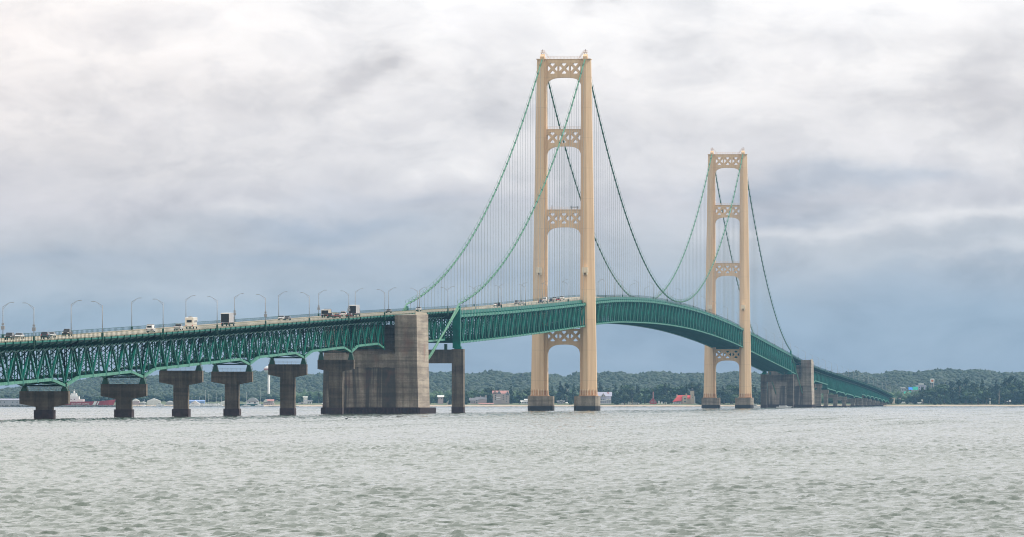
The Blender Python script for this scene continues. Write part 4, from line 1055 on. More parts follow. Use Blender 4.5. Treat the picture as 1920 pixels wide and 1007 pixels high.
for px, w, h, wl, lab in ((246, 5, 4.2, 'w_white', 'white flat shed left of the third pier'), (254, 8, 6.0, 'w_mauve', 'mauve gabled boat shed left of the third pier'), (288, 13, 6.5, 'w_white', 'large white gabled boat shed touching the third pier'), (318, 8, 4, 'w_grey', 'grey boat shed hidden behind the third pier'),
                      (420, 8, 4, 'w_white', 'white boat shed hidden behind the fourth pier'), (196, 7, 3, 'w_white', 'low white shed at the bow of the red ship'), (268, 6, 3.2, 'w_grey', 'low grey shed between two boat sheds')):
    H = House('boat_shed', px, 6260, lab, 'shed'); m = MB(); m.box(-w/2, w/2, 0, 9, 0, h * .6); m.build('wall', wl, H.o); m = MB(); m.prism([(-w/2 - .3, h*.6), (w/2 + .3, h*.6), (0, h)], -.3, 9.3, 'y'); m.build('roof', 'trim', H.o)
H = House('dock_building', 24, 5950, 'long pale grey dock building left of the first pier', 'building', zb=0.6); H.wall(-12, 47, 749.5, 10, mat='w_grey'); H.gable(-12, 47, 749.5, 747.5, 10, mat='w_vict'); H.win((0, 8, 24, 32, 40), (754,), 1.2, 1.2)
# water tower
wt = empty('water_tower', at(504, 7050, 3.5), YAW, 'white water tower with tall slim stem and red-banded ball tank', 'water tower')
k = 7050 / F; m = MB(); m.tube([(0, 0, 0), (0, 0, 3), (0, 0, zat(700, 7050) - 3.5)], [2.3, 1.35, 1.35], 14); m.build('stem', 'w_white', wt, smooth=True)
m = MB(); zc = zat(693, 7050) - 3.5; m.ball((0, 0, zc), 5.6, 20, 12, .78); b = m.build('tank', 'trim', wt, smooth=True)
m = MB(); m.cyl(0, 0, zc - .9, zc + 1.3, 5.66, 5.66, 24); m.build('band', 'r_rose', b, smooth=True)

# breakwater and dock
bw = MB(); rg = random.Random(5); iv, itf = icosa()
for i in range(900):
    px = rg.uniform(-140, 232); D = 5480 + rg.uniform(-4, 4); r = rg.uniform(.6, 1.25); p = at(px, D, rg.uniform(-.2, 1.5 if abs(D - 5480) < 2 else .9))
    bw.add([(p.x + v[0] * r * rg.uniform(.7, 1.2), p.y + v[1] * r * rg.uniform(.7, 1.2), p.z + v[2] * r * .8) for v in iv], [tuple(int(j) for j in f) for f in itf])
tag(bw.build('breakwater', 'rock', None), 'low dark rock breakwater in front of the red ship', 'breakwater')
bw = MB()
for i in range(700):
    px = rg.uniform(235, 560); D = 5990 + rg.uniform(-3, 3); r = rg.uniform(.4, .8); p = at(px, D, rg.uniform(-.3, .5))
    bw.add([(p.x + v[0] * r, p.y + v[1] * r, p.z + v[2] * r * .8) for v in iv], [tuple(int(j) for j in f) for f in itf])
tag(bw.build('breakwater', 'rock', None), 'thin rock breakwater in front of the marina', 'breakwater')

# ships and boats
def local(px, D, name, label, cat, group=None, rz=0.0): return empty(name, at(px, D, 0), YAW + rz, label, cat, group)
ship = local(154, 5560, 'icebreaker', 'red-hulled ship with white superstructure and white slanted stripes', 'ship'); k = 5560 / F
m = MB(); V = []
secs = [(-30, 5.5, 4.6, .2), (-26, 7, 4.6, .1), (0, 7.5, 4.7, 0), (14, 7, 5.0, 0), (24, 4.6, 5.9, 0), (30, 0.5, 6.6, 0)]
for x, w, h, _ in secs:
    xb = x - (3.0 if x > 25 else 0); V += [(xb, -w * .8, -1.0), (x, -w, h), (x, w, h), (xb, w * .8, -1.0)]
Fc = []
for i in range(len(secs) - 1):
    a = 4 * i; Fc += [(a, a + 4, a + 5, a + 1), (a + 1, a + 5, a + 6, a + 2), (a + 2, a + 6, a + 7, a + 3), (a + 3, a + 7, a + 4, a)]
Fc += [(0, 1, 2, 3), (20, 23, 22, 21)]; m.add(V, Fc); hull = m.build('hull', simple('ship_red_paint', (0.42, 0.045, 0.06), .5), ship)
for x0, wd in ((9.0, 2.6), (12.6, 1.0)):
    m = MB(); yy = -7.7; m.add([(x0, yy, .5), (x0 + wd, yy, .5), (x0 + wd + 2.4, yy, 4.9), (x0 + 2.4, yy, 4.9), (x0, yy + .9, .5), (x0 + wd, yy + .9, .5), (x0 + wd + 2.4, yy + .9, 4.9), (x0 + 2.4, yy + .9, 4.9)], MB.BOXF); m.build('stripe', 'trim', hull)
m = MB(); m.box(-24, -2.5, -5, 5, 4.6, 9.4); m.box(-2.5, 1.8, -4.4, 4.4, 4.6, 7.0); m.box(-18, -4.5, -4, 4, 9.4, 11.0); m.box(-9.5, -4.8, -3.2, 3.2, 11.0, 12.2); so = m.build('superstructure', 'trim', ship)
m = MB(); m.cyl(-7, 0, 12.2, 16, .25, .12, 8); m.ball((-7, 0, 13.2), .9, 10, 6); m.bar((-9, 0, 14.5), (-5, 0, 14.5), .12, .12); m.build('mast', 'trim', ship)
m = MB(); m.box(-16, -12, -1.8, 1.8, 11.0, 14.0); m.build('funnel', simple('buff_funnel', (0.60, 0.45, 0.25)), ship)
for x in (-12.5, -9.5, -6.5):
    m = MB(); m.box(x - .5, x + .5, -5.06, -4.98, 6.4, 7.1); m.build('porthole', 'pane', ship)
cu = bpy.data.curves.new('hull_lettering', 'FONT'); cu.body = 'US COAST GUARD'; cu.size = 1.9; cu.extrude = .05; cu.align_x = 'CENTER'
to = bpy.data.objects.new('tmp_text', cu); col.objects.link(to); bpy.context.view_layer.update()
me = bpy.data.meshes.new_from_object(to); bpy.data.objects.remove(to); me.name = 'hull_lettering'; me.materials.clear(); me.materials.append(M['trim'])
lo = bpy.data.objects.new('hull_lettering', me); col.objects.link(lo); lo.parent = hull; lo.location = (-1.2, -7.85, 2.2); lo.rotation_euler = (R(90), 0, 0)
barge = local(470, 6080, 'barge', 'long dark green barge with white deck gear in front of the curved-roof hall', 'barge')
m = MB(); m.prism([(-12.5, -1), (10.5, -1), (11.8, 2.5), (-12.5, 2.5)], -4, 4, 'y'); m.build('hull', simple('barge_green_paint', (0.02, 0.10, 0.09)), barge)
for x, w, h in ((-3.2, 2.2, 1.0), (1.2, 3.4, 1.3), (6.3, 2.6, 1.5), (-0.9, 1.2, .8)):
    m = MB(); m.box(x - w/2, x + w/2, -2, 1, 2.5, 2.5 + h); m.prism([(x - w/2, 2.5 + h), (x + w/2, 2.5 + h), (x + w/4, 2.9 + h)], -2, 1, 'y'); m.build('deck_cargo', 'trim', barge)
def sailboat(L=9, mast=14, col_='trim'):
    e = empty('sailboat'); m = MB()
    m.prism([(-L/2, .2), (-L/2 + .5, -.6), (L/2 - 1.6, -.6), (L/2, 1.25), (-L/2, 1.0)], -1.2, 1.2, 'y'); m.build('hull', col_, e)
    m = MB(); m.prism([(-L*.25, 1.0), (L*.2, 1.1), (L*.1, 1.7), (-L*.2, 1.75)], -.8, .8, 'y'); m.build('cabin', 'trim', e)
    m = MB(); m.tube([(L*.05, 0, 1), (L*.05, 0, mast)], [.13, .09], 6); m.bar((L*.05, 0, 2.6), (-L*.4, 0, 2.6), .14, .14); m.bar((L*.05 - .8, 0, mast*.6), (L*.05 + .8, 0, mast*.6), .07, .07); m.build('mast', 'trim', e)
    m = MB(); m.bar((L*.05, 0, mast), (L/2, 0, 1.2), .04, .04); m.bar((L*.05, 0, mast), (-L/2, 0, 1.0), .04, .04); m.build('rigging', 'galv', e)
    return e
sb = sailboat(); sbt = tree_of(sb); fst = True
for px, ym, lab in ((359, 744.5, 'short-masted sailboat just right of the third pier'), (373, 744.8, 'sailboat in front of the blue warehouse'), (384.5, 731, 'tallest-masted sailboat in the marina'), (390.5, 739, 'sailboat with slim mast right of the tallest one'),
                    (404.5, 736, 'second tallest sailboat, near the fourth pier'), (414.5, 743, 'sailboat with a short mast left of the fourth pier'), (461.5, 735.5, 'sailboat mast left of the curved-roof hall'), (487, 728, 'sailboat mast between the hall and the water tower'),
                    (192, 750.5, 'sailboat at the bow of the red ship'), (195.5, 751, 'white-masted sailboat just right of the red ship'), (270.5, 749, 'lone sailboat left of the third pier'), (18, 751.5, 'small sailboat at the far left edge'), (287, 750, 'sailboat beside the large white boat shed')):
    o = sb if fst else copy_tree(sb, sbt); fst = False; D = 6040; o.location = at(px, D, 0.1); o.rotation_euler = (0, 0, YAW + random.uniform(-.5, .5))
    h = (zat(ym, D)) / 14.0; o.scale = (1, 1, h); tag(o, lab, 'sailboat', 'sailboats in the marina')
def cruiser():
    e = empty('motorboat'); m = MB(); m.prism([(-4, -.5), (3, -.5), (4.6, 1.5), (-4, 1.1)], -1.4, 1.4, 'y'); m.build('hull', 'trim', e)
    m = MB(); m.prism([(-2.6, 1.2), (2.0, 1.4), (1.0, 2.5), (-2.4, 2.5)], -1.1, 1.1, 'y'); m.build('cabin', 'trim', e); m = MB(); m.box(-2.0, .9, -1.15, -1.08, 1.7, 2.2); m.build('window', 'pane', e); return e
cb = cruiser(); cbt = tree_of(cb); fst = True
for px, lab in ((380, 'white motorboat below the tallest mast'), (392, 'white motorboat moored near the middle of the marina'), (400, 'white motorboat under the second tallest mast'), (408, 'white motorboat left of the fourth pier'), (206, 'white motorboat right of the red ship'), (300, 'white motorboat right against the third pier'), (362, 'white motorboat in front of the white marina hall')):
    o = cb if fst else copy_tree(cb, cbt); fst = False; o.location = at(px, 6050, .6); o.rotation_euler = (0, 0, YAW + random.uniform(-.3, .3)); tag(o, lab, 'motorboat', 'motorboats in the marina')
o = copy_tree(cb, cbt); o.location = at(1415, 4560, 0.1); o.rotation_euler = (0, 0, YAW + .3); tag(o, 'white motorboat on the water just right of the far tower', 'motorboat')
o = copy_tree(cb, cbt); o.location = at(1470, 4600, 0.1); o.rotation_euler = (0, 0, YAW - .2); o.scale = (1.4, 1, .7); tag(o, 'long white motorboat in front of the far anchorage', 'motorboat')

# right-hand shore
H = House('toll_building', 1684, 6660, 'mauve-grey concrete overpass building at the end of the bridge', 'building', zb=2.6); H.wall(1675.5, 1694, 746, 8, mat='w_mauve', zb=H.Z(750.5)); 
for p in (1677, 1682, 1688, 1692): H.box('column', p - .3, p + .3, 757, 750.5, 1, 2, 'w_grey')
H = House('motel', 1695, 6900, 'pale flat-roofed motel above the bridge end', 'motel', zb=3); H.wall(1690, 1699, 726.5, 9, mat='w_grey'); H.box('roof', 1689.5, 1697, 727.5, 726, -.5, 9.5, 'trim'); H.win((1692, 1695, 1698), (731, 736), 1.2, 1.2)
H = House('attraction_building', 1709, 6900, 'building with one bright blue and one bright green roof', 'building', zb=3); H.wall(1704, 1721, 732, 9, mat='w_grey'); H.gable(1704.5, 1712, 731, 726, 9, mat='r_blue'); H.gable(1712, 1721, 731, 725, 9, mat='r_green'); H.win((1706, 1710, 1714, 1718), (735,), 1.2, 1.2)
H = House('hotel', 1727, 6950, 'dark blue-grey hotel with white sign band below the orange sign', 'hotel', zb=3); H.wall(1718, 1736, 722, 10, mat='w_vict'); H.box('sign_band', 1722, 1732, 721.3, 719, -.4, 0, 'trim'); H.win((1720, 1724, 1728, 1732), (726, 731), 1.2, 1.3)
H = House('store', 1701, 6800, 'low building with long green roof among trees', 'building', zb=3); H.wall(1696, 1708, 738, 7, mat='w_tan'); H.gable(1695.5, 1708, 738, 734, 7, mat='r_green')
H = House('toll_plaza', 1686, 6780, 'pale tan building right behind the bridge end lamps', 'building', zb=3); H.wall(1681, 1694, 741, 7, mat='w_tan'); H.gable(1680.5, 1694.5, 741, 738, 7, mat='r_rose')
for i, (p, lab) in enumerate(((1694, 'white van parked left of the row by the beach'), (1699, 'silver car parked second in the row by the beach'), (1705, 'white car parked in the middle of the beach row'), (1710, 'dark grey car parked fourth in the beach row'), (1715, 'white car parked at the right end of the beach row'))):
    e = car(('van', 'sedan', 'suv', 'suv', 'sedan')[i], ('white', 'silver', 'white', 'grey', 'white')[i], 'parked_car'); e.location = at(p, 6560, land(p, 6560)); e.rotation_euler = (0, 0, YAW + 1.57); tag(e, lab, 'car', 'cars parked by the beach')
H = House('beach_hut', 1724, 6530, 'small white beach hut right of the parked cars', 'hut'); H.wall(1721, 1727, 755.2, 3); H.gable(1720.8, 1727.2, 755.2, 754.3, 3, mat='trim')
def post(px, D, ytop, label, w, h, rot):
    e = local(px, D, 'beach_sign', label, 'sign'); z0 = land(px, D); e.location.z = z0; zt = zat(ytop, D) - z0
    m = MB(); m.tube([(0, 0, 0), (0, 0, zt - h)], .12, 6); m.build('pole', 'galv', e); m = MB(); m.prism([(-w/2, zt - h), (w/2 + rot, zt - h), (w/2, zt), (-w/2 - rot, zt)], -.1, .1, 'y'); m.build('panel', 'trim', e)
post(1729, 6525, 749, 'tilted white sign on a post behind the beach hut', 1.3, 2.0, .4); post(1742.7, 6525, 748.8, 'narrow white sign on a tall post right of the tilted sign', .8, 1.3, 0)
sg = local(1748, 6900, 'restaurant_sign', 'tall square white roadside sign with an orange-red round emblem', 'sign'); sg.location.z = 3
z0 = zat(718, 6900) - 3; z1 = zat(710, 6900) - 3; w = (z1 - z0) / 2
m = MB(); m.cyl(-1.2, 0, 0, z0, .3, .3, 8); m.cyl(1.2, 0, 0, z0, .3, .3, 8); m.build('pole', 'w_mauve', sg)
m = MB(); c_ = w * .25; zc = (z0 + z1) / 2; m.prism([(-w + c_, z0), (w - c_, z0), (w, z0 + c_), (w, z1 - c_), (w - c_, z1), (-w + c_, z1), (-w, z1 - c_), (-w, z0 + c_)], -.4, .4, 'y'); pn = m.build('panel', 'trim', sg)
m = MB(); m.prism([(1.45 * math.cos(a * .3927), zc + 1.2 * math.sin(a * .3927)) for a in range(16)], -.5, -.4, 'y'); em = m.build('emblem', simple('sign_orange', (.80, .28, .10)), pn)
m = MB(); m.prism([(1.3 * math.cos(a * .3927), zc + .45 + .75 * math.sin(a * .3927)) for a in range(9)], -.56, -.5, 'y'); m.build('emblem_top', simple('sign_red', (.62, .09, .06)), em)
bn = local(1856, 6530, 'domed_hut', 'white domed hut with dark opening among trees on the right', 'hut'); bn.location.z = land(1856, 6530); m = MB(); m.cyl(0, 0, 0, 3.6, .9, .9, 12); m.build('wall', 'w_white', bn)
m = MB(); m.ball((0, 0, 5.6), 1.25, 14, 8, .8); m.build('dome', 'w_white', bn, smooth=True); m = MB(); m.cyl(0, 0, 3.6, 4.9, .7, .7, 10); m.build('opening', 'pane', bn)
tn = local(1893, 6525, 'tent', 'white peaked tent on the beach edge at far right', 'tent'); tn.location.z = land(1893, 6525)
m = MB(); m.add([(-3.4, -2, 2.6), (1.8, -2, 2.6), (1.8, 2, 2.6), (-3.4, 2, 2.6), (.6, 0, 4.8), (.9, 0, 4.8)], [(0, 1, 5, 4), (1, 2, 5), (2, 3, 4, 5), (3, 0, 4), (0, 3, 2, 1)]); m.build('canopy', 'trim', tn)
for x, y in ((-3.2, -1.8), (1.7, -1.8), (1.7, 1.8), (-3.2, 1.8)): m = MB(); m.tube([(x, y, 0), (x, y, 2.6)], .08, 5); m.build('leg', 'galv', tn)
# bird on the water
bd = empty('water_bird', at(650, 1540, .1), YAW, 'small dark water bird floating in front of the anchorage', 'bird')
m = MB(); m.tube([(-.42, 0, .12), (-.25, 0, .1), (0, 0, .1), (.22, 0, .16), (.30, 0, .30), (.31, 0, .48), (.36, 0, .56), (.50, 0, .55)], [.03, .12, .16, .12, .06, .05, .065, .015], 8); m.build('body', 'steel_blk', bd, smooth=True)

# ------------------------------------------------------------------ water
WAMP = 0.0108
def water():
    wv = []
    rg = np.random.default_rng(3)
    for k in range(72):
        lam = 0.36 * (1.55 / 0.36) ** rg.random() if k < 62 else rg.uniform(1.6, 4.0); th = rg.normal(0, 0.5) - math.pi / 2 + 0.15
        amp = WAMP * lam ** 0.95 * rg.uniform(.6, 1.3) * (1 if k < 62 else .5); wv.append((2 * math.pi / lam, math.cos(th), math.sin(th), amp, rg.uniform(0, 6.28), lam))
    Dr = [-280, 0, 80, 120, 145]; D = 165.0
    while D < 1400: Dr.append(D); D *= 1.00125
    while D < 4300: Dr.append(D); D *= 1.0014
    while D < 6900: Dr.append(D); D *= 1.004
    Dr = np.array(Dr); nu = 500
    u = np.linspace(-1, 1, nu)
    hw = 0.093 * np.abs(Dr) + 14
    X = u[None, :] * hw[:, None]
    outer = np.array([1.6, 3.0, 6.0, 12.0, 30.0])
    XO = hw[:, None] * 1.0 + (outer[None, :] / 30.0) * (5600 - hw[:, None])
    X = np.concatenate([-XO[:, ::-1], X, XO], 1); n = X.shape[1]
    Dm = np.repeat(Dr[:, None], n, 1)
    WX = CAM.x + FWD.x * Dm + RGT.x * X; WY = CAM.y + FWD.y * Dm + RGT.y * X
    rowsp = np.gradient(Dr)[:, None]; colsp = (2 * hw / nu)[:, None]
    Z = np.zeros_like(X); DX = np.zeros_like(X); DY = np.zeros_like(X)
    edge = np.ones_like(X); edge[:, :5] = 0; edge[:, -5:] = 0; edge[:, 5:11] *= np.linspace(0, 1, 6)[None]; edge[:, -11:-5] *= np.linspace(1, 0, 6)[None]
    patch = 0.9 + 0.25 * np.sin(WX * .021 + 1.3 * np.sin(WY * .013)) * np.sin(WY * .017 + 2 * np.sin(WX * .009))
    for k, cx, cy, a, ph, lam in wv:
        fil = np.maximum(np.clip((lam / rowsp - .5) / .6, 0, 1), np.clip((Dr[:, None] - 500) / 700, 0, 1)) * (1 + .9 * np.clip((Dr[:, None] - 300) / 900, 0, 1)) * np.maximum(np.clip((lam / colsp - 1.6) / 1.2, 0, 1), np.clip((Dr[:, None] - 1000) / 800, 0, 1))
        if fil.max() <= 0: continue
        t = k * (WX * cx + WY * cy) + ph
        A = a * fil * edge * patch
        Z += A * np.cos(t); DX -= A * cx * np.sin(t) * .8; DY -= A * cy * np.sin(t) * .8
    Vt = np.stack([WX + DX, WY + DY, Z - 0.1 * (edge < 0.01)], 2).reshape(-1, 3); Vt[:, 2] = np.where(np.isnan(Vt[:, 2]), 0, Vt[:, 2])
    nr = X.shape[0]; i = np.arange(nr - 1)[:, None] * n; j = np.arange(n - 1)[None, :]
    a = (i + j).ravel(); q = np.stack([a, a + 1, a + 1 + n, a + n], 1)
    o = mass_mesh('water', Vt, q, 'water'); o.data.polygons.foreach_set('use_smooth', [True] * len(o.data.polygons)); tag(o, kind='structure')
    print('water verts', len(Vt))
m, nt, b, out = new_mat('lake_water'); M['water'] = m
pos = N(nt, 'ShaderNodeNewGeometry').outputs['Position']
WCOL = ((0.026, 0.050, 0.036), (0.050, 0.076, 0.055))
c = ramp(nt, noise(nt, 0.012, mapping(nt, (1, .35, 1), pos), 4), [(0.35, WCOL[0]), (0.65, WCOL[1])])
nt.links.new(c, b.inputs['Base Color']); b.inputs['Roughness'].default_value = 0.06; b.inputs['IOR'].default_value = 1.42
sx = N(nt, 'ShaderNodeSeparateXYZ'); nt.links.new(pos, sx.inputs[0])
far = mth(nt, 'MULTIPLY', mth(nt, 'ADD', sx.outputs[1], 2700.0), 1 / 1000.0, clamp=True)      # ripples stand in for the swell out in the strait
far2 = mth(nt, 'MULTIPLY', mth(nt, 'ADD', sx.outputs[1], 1950.0), 1 / 500.0, clamp=True)
def slope(scale, sc, detail):
    t = N(nt, 'ShaderNodeTexNoise'); t.inputs['Scale'].default_value = scale; t.inputs['Detail'].default_value = detail; t.inputs['Roughness'].default_value = .6
    nt.links.new(mapping(nt, sc, pos), t.inputs['Vector'])
    v = N(nt, 'ShaderNodeVectorMath', operation='SUBTRACT'); nt.links.new(t.outputs['Color'], v.inputs[0]); v.inputs[1].default_value = (.5, .5, .5); return v.outputs[0]
def vscale(v, k_):
    q = N(nt, 'ShaderNodeVectorMath', operation='SCALE'); nt.links.new(v, q.inputs[0])
    if hasattr(k_, 'is_linked'): nt.links.new(k_, q.inputs['Scale'])
    else: q.inputs['Scale'].default_value = k_
    return q.outputs[0]
def vadd(a_, b_):
    q = N(nt, 'ShaderNodeVectorMath', operation='ADD'); nt.links.new(a_, q.inputs[0]); nt.links.new(b_, q.inputs[1]); return q.outputs[0]
s1 = vscale(slope(2.4, (1, .45, 1), 5), mth(nt, 'ADD', .9, mth(nt, 'MULTIPLY', far, .5)))
s2 = vscale(slope(0.22, (1, .03, 1), 5), mth(nt, 'MULTIPLY', far, .8))
s3 = vscale(slope(0.05, (1, .02, 1), 4), mth(nt, 'MULTIPLY', far, .7))
sl_ = vadd(vadd(s1, s2), s3)
ml = N(nt, 'ShaderNodeVectorMath', operation='MULTIPLY'); nt.links.new(sl_, ml.inputs[0]); ml.inputs[1].default_value = (1, 1, 0)
gn = N(nt, 'ShaderNodeNewGeometry').outputs['Normal']
nn = N(nt, 'ShaderNodeVectorMath', operation='NORMALIZE'); nt.links.new(vadd(gn, ml.outputs[0]), nn.inputs[0])
nt.links.new(nn.outputs[0], b.inputs['Normal'])
water()

# ------------------------------------------------------------------ sky
SUN_EL, SUN_AZ = R(47), R(66)        # azimuth measured from the bridge axis towards the right
sv = Vector((math.sin(SUN_AZ) * math.cos(SUN_EL), math.cos(SUN_AZ) * math.cos(SUN_EL), math.sin(SUN_EL)))
w = bpy.data.worlds.new('World'); scene.world = w; w.use_nodes = True; nt = w.node_tree
for n_ in list(nt.nodes): nt.nodes.remove(n_)
wo = N(nt, 'ShaderNodeOutputWorld'); bg = N(nt, 'ShaderNodeBackground'); nt.links.new(bg.outputs[0], wo.inputs[0]); bg.inputs[1].default_value = 0.1
sky = N(nt, 'ShaderNodeTexSky', sky_type='NISHITA'); sky.sun_disc = False; sky.sun_elevation = SUN_EL; sky.sun_rotation = SUN_AZ; sky.altitude = 180; sky.dust_density = 2.5
d = N(nt, 'ShaderNodeTexCoord').outputs['Generated']
def dot(v):
    n_ = N(nt, 'ShaderNodeVectorMath', operation='DOT_PRODUCT'); nt.links.new(d, n_.inputs[0]); n_.inputs[1].default_value = v; return n_.outputs['Value']
az = mth(nt, 'ARCTAN2', dot(RGT), dot(FWD)); el = mth(nt, 'ARCSINE', dot((0, 0, 1)))
U0 = mth(nt, 'MULTIPLY', az, 11.662); V0 = mth(nt, 'MULTIPLY', el, 11.662)     # thousands of picture pixels
cmb = N(nt, 'ShaderNodeCombineXYZ'); nt.links.new(U0, cmb.inputs[0]); nt.links.new(V0, cmb.inputs[1])
P = cmb.outputs[0]
wp = N(nt, 'ShaderNodeTexNoise'); wp.inputs['Scale'].default_value = 3.2; wp.inputs['Detail'].default_value = 5; wp.inputs['Roughness'].default_value = .55
nt.links.new(mapping(nt, (1, 2.2, 1), P), wp.inputs['Vector'])
sp = N(nt, 'ShaderNodeSeparateXYZ'); nt.links.new(wp.outputs['Color'], sp.inputs[0])
U = mth(nt, 'ADD', U0, mth(nt, 'MULTIPLY', mth(nt, 'SUBTRACT', sp.outputs[0], .5), .34)); V = mth(nt, 'ADD', V0, mth(nt, 'MULTIPLY', mth(nt, 'SUBTRACT', sp.outputs[1], .5), .16))
def lin(r, g, b_): return tuple(((x / 255 + .055) / 1.055) ** 2.4 if x > 10 else x / 3294 for x in (r, g, b_))
RAMP = [(0.0, (150, 166, 184)), (.06, (151, 168, 186)), (.15, (163, 177, 190)), (.24, (181, 188, 197)), (.31, (194, 197, 203)), (.38, (207, 206, 211)), (.46, (222, 220, 222)), (.60, (238, 235, 235)), (.76, (250, 248, 248)), (1.0, (246, 245, 246))]
base = ramp(nt, V, [(p, lin(*c)) for p, c in RAMP])
def blob(x, y, a, b_, amp):
    u = mth(nt, 'MULTIPLY', mth(nt, 'SUBTRACT', U, (x - 960) / 1000), 1000 / a); v = mth(nt, 'MULTIPLY', mth(nt, 'SUBTRACT', V, (HZ - y) / 1000), 1000 / b_)
    q = mth(nt, 'ADD', mth(nt, 'MULTIPLY', u, u), mth(nt, 'MULTIPLY', v, v)); return mth(nt, 'MULTIPLY', mth(nt, 'EXPONENT', mth(nt, 'MULTIPLY', q, -1)), amp)
def total(L):
    s_ = None
    for a in L:
        q = blob(*a); s_ = q if s_ is None else mth(nt, 'ADD', s_, q)
    return s_
blue = total([(620, 425, 190, 28, .62), (560, 485, 170, 22, .5), (90, 478, 260, 26, .35), (900, 512, 200, 22, .35), (1640, 332, 170, 24, .45), (1420, 350, 120, 24, .35), (1780, 560, 300, 60, .35), (1480, 395, 120, 16, .3), (1500, 640, 500, 60, .25), (1150, 620, 300, 60, .25), (760, 375, 200, 20, .25)])
grey = total([(695, 115, 55, 24, .85), (635, 148, 48, 24, .6), (790, 148, 42, 18, .35), (1860, 95, 110, 34, .55), (1780, 165, 160, 36, .5), (1880, 210, 150, 50, .3), (1150, 2, 90, 12, .6), (440, 160, 130, 30, .22), (160, 270, 180, 26, .22), (1400, 70, 240, 22, .14), (560, 190, 150, 20, .2), (300, 300, 150, 16, .16), (1350, 240, 260, 26, .18), (900, 230, 260, 20, .1)])
white = total([(1790, 88, 90, 17, .8), (1650, 128, 90, 22, .5), (1820, 412, 240, 20, .60), (1500, 425, 160, 14, .3), (840, 288, 95, 26, .6), (720, 185, 110, 24, .45), (500, 385, 110, 18, .4), (260, 220, 120, 20, .3), (1300, 165, 140, 36, .4), (60, 240, 120, 30, .2), (1190, 150, 80, 40, .3), (1880, 480, 180, 14, .3), (330, 560, 260, 20, .15), (1840, 270, 120, 20, .3)])
c = mixc(nt, mth(nt, 'MINIMUM', blue, .8), base, lin(153, 169, 189)); c = mixc(nt, mth(nt, 'MINIMUM', grey, .8), c, lin(188, 186, 190)); c = mixc(nt, mth(nt, 'MINIMUM', white, .85), c, lin(246, 243, 242))
cl = N(nt, 'ShaderNodeTexNoise'); cl.inputs['Scale'].default_value = 4.6; cl.inputs['Detail'].default_value = 8; cl.inputs['Roughness'].default_value = .58; cl.inputs['Distortion'].default_value = .35
nt.links.new(mapping(nt, (1, 2.1, 1), P), cl.inputs['Vector'])
c = mixc(nt, 1.0, c, ramp(nt, cl.outputs['Fac'], [(.30, (.83, .835, .85)), (.44, (.95, .95, .955)), (.55, (1.02, 1.015, 1.01)), (.70, (1.09, 1.08, 1.075))]), 'MULTIPLY')
pf = N(nt, 'ShaderNodeTexNoise'); pf.inputs['Scale'].default_value = 5.2; pf.inputs['Detail'].default_value = 9; pf.inputs['Roughness'].default_value = .52
nt.links.new(mapping(nt, (1, 1.55, 1), P), pf.inputs['Vector'])
puff = ramp(nt, pf.outputs['Fac'], [(.36, (.93, .93, .94)), (.465, (.97, .97, .973)), (.50, (1.02, 1.017, 1.013)), (.62, (1.04, 1.035, 1.03))])
pm = mth(nt, 'MULTIPLY', mth(nt, 'MULTIPLY', mth(nt, 'SUBTRACT', V0, .22), 5.0, clamp=True), mth(nt, 'MULTIPLY', mth(nt, 'SUBTRACT', .95, V0), 3.0, clamp=True))
c = mixc(nt, 1.0, c, mixc(nt, pm, (1, 1, 1), puff), 'MULTIPLY')
# warm tint to the upper left
wl = mth(nt, 'MULTIPLY', mth(nt, 'MULTIPLY', mth(nt, 'ADD', U0, .15), -1.0, clamp=True), mth(nt, 'MULTIPLY', V0, 1.2, clamp=True), clamp=True)
c = mixc(nt, mth(nt, 'MULTIPLY', wl, .8), c, mixc(nt, 1.0, c, (1.03, .955, .905), 'MULTIPLY'))
# the rest of the dome: brighter cloud deck overhead, mottled
dn = noise(nt, 2.0, d, 5); dome = ramp(nt, dn, [(.3, (.84, .84, .84)), (.7, (1.25, 1.23, 1.19))])
c = mixc(nt, ramp(nt, V0, [(.85, (0, 0, 0)), (1.0, (1, 1, 1))]) if False else mth(nt, 'MULTIPLY', mth(nt, 'SUBTRACT', V0, .8), .8, clamp=True), c, dome)
SKYMUL = 11.5
sc10 = mixc(nt, 1.0, c, (SKYMUL, SKYMUL, SKYMUL), 'MULTIPLY')
fin = mixc(nt, 0.94, sky.outputs[0], sc10)
nt.links.new(fin, bg.inputs[0])

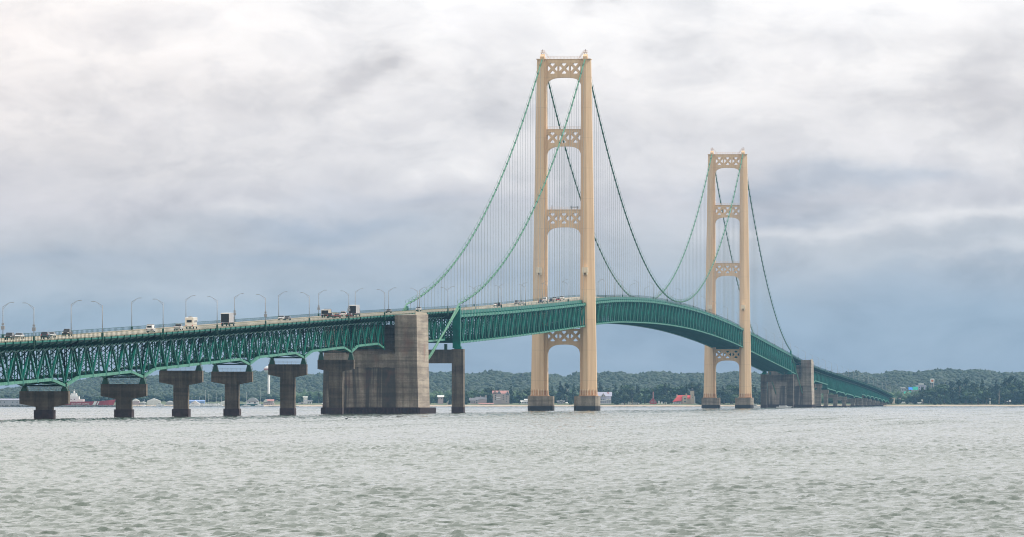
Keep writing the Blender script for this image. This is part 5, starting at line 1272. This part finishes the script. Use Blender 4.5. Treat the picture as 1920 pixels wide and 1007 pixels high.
sun = bpy.data.lights.new('sun', 'SUN'); sun.energy = 3.6; sun.angle = R(2.5); sun.color = (1, .93, .82)
so = bpy.data.objects.new('sun', sun); col.objects.link(so); so.rotation_euler = (-sv).to_track_quat('-Z', 'Y').to_euler(); so.location = (0, 0, 400)

# ------------------------------------------------------------------ haze
m = bpy.data.materials.new('haze_air'); m.use_nodes = True; nt = m.node_tree
for n_ in list(nt.nodes): nt.nodes.remove(n_)
o_ = N(nt, 'ShaderNodeOutputMaterial'); pv = N(nt, 'ShaderNodeVolumePrincipled'); nt.links.new(pv.outputs[0], o_.inputs['Volume'])
pv.inputs['Color'].default_value = (.28, .56, .88, 1); pv.inputs['Density'].default_value = 3.3e-5; pv.inputs['Anisotropy'].default_value = 0.1
M['haze'] = m
hb = MB(); c0 = at(960, 3900); 
V = []
for z in (-3.2, 178.0):
    for D, X in ((-420, -6600), (-420, 6600), (11600, 6600), (11600, -6600)):
        p = CAM + FWD * D + RGT * X; V.append((p.x, p.y, z))
hb.add(V, MB.BOXF); tag(hb.build('haze', 'haze', None), kind='stuff')

# ------------------------------------------------------------------ camera and render settings
cd = bpy.data.cameras.new('camera'); co = bpy.data.objects.new('camera', cd); col.objects.link(co)
co.location = CAM; co.rotation_euler = (R(90), 0, YAW); cd.sensor_width = 36; cd.lens = F / 1920 * 36; cd.shift_y = (HZ - 503.5) / 1920
cd.clip_start = 1; cd.clip_end = 60000; scene.camera = co
scene.view_settings.view_transform = 'Standard'; scene.view_settings.look = 'None'; scene.view_settings.exposure = 0; scene.view_settings.gamma = 1
scene.cycles.max_bounces = 6; scene.cycles.diffuse_bounces = 2; scene.cycles.glossy_bounces = 2; scene.cycles.volume_bounces = 0
scene.cycles.use_denoising = True; scene.cycles.denoiser = 'OPENIMAGEDENOISE'; scene.cycles.denoising_input_passes = 'RGB_ALBEDO_NORMAL'; scene.cycles.denoising_prefilter = 'ACCURATE'
scene.cycles.pixel_filter_type = 'BLACKMAN_HARRIS'; scene.cycles.filter_width = 1.1
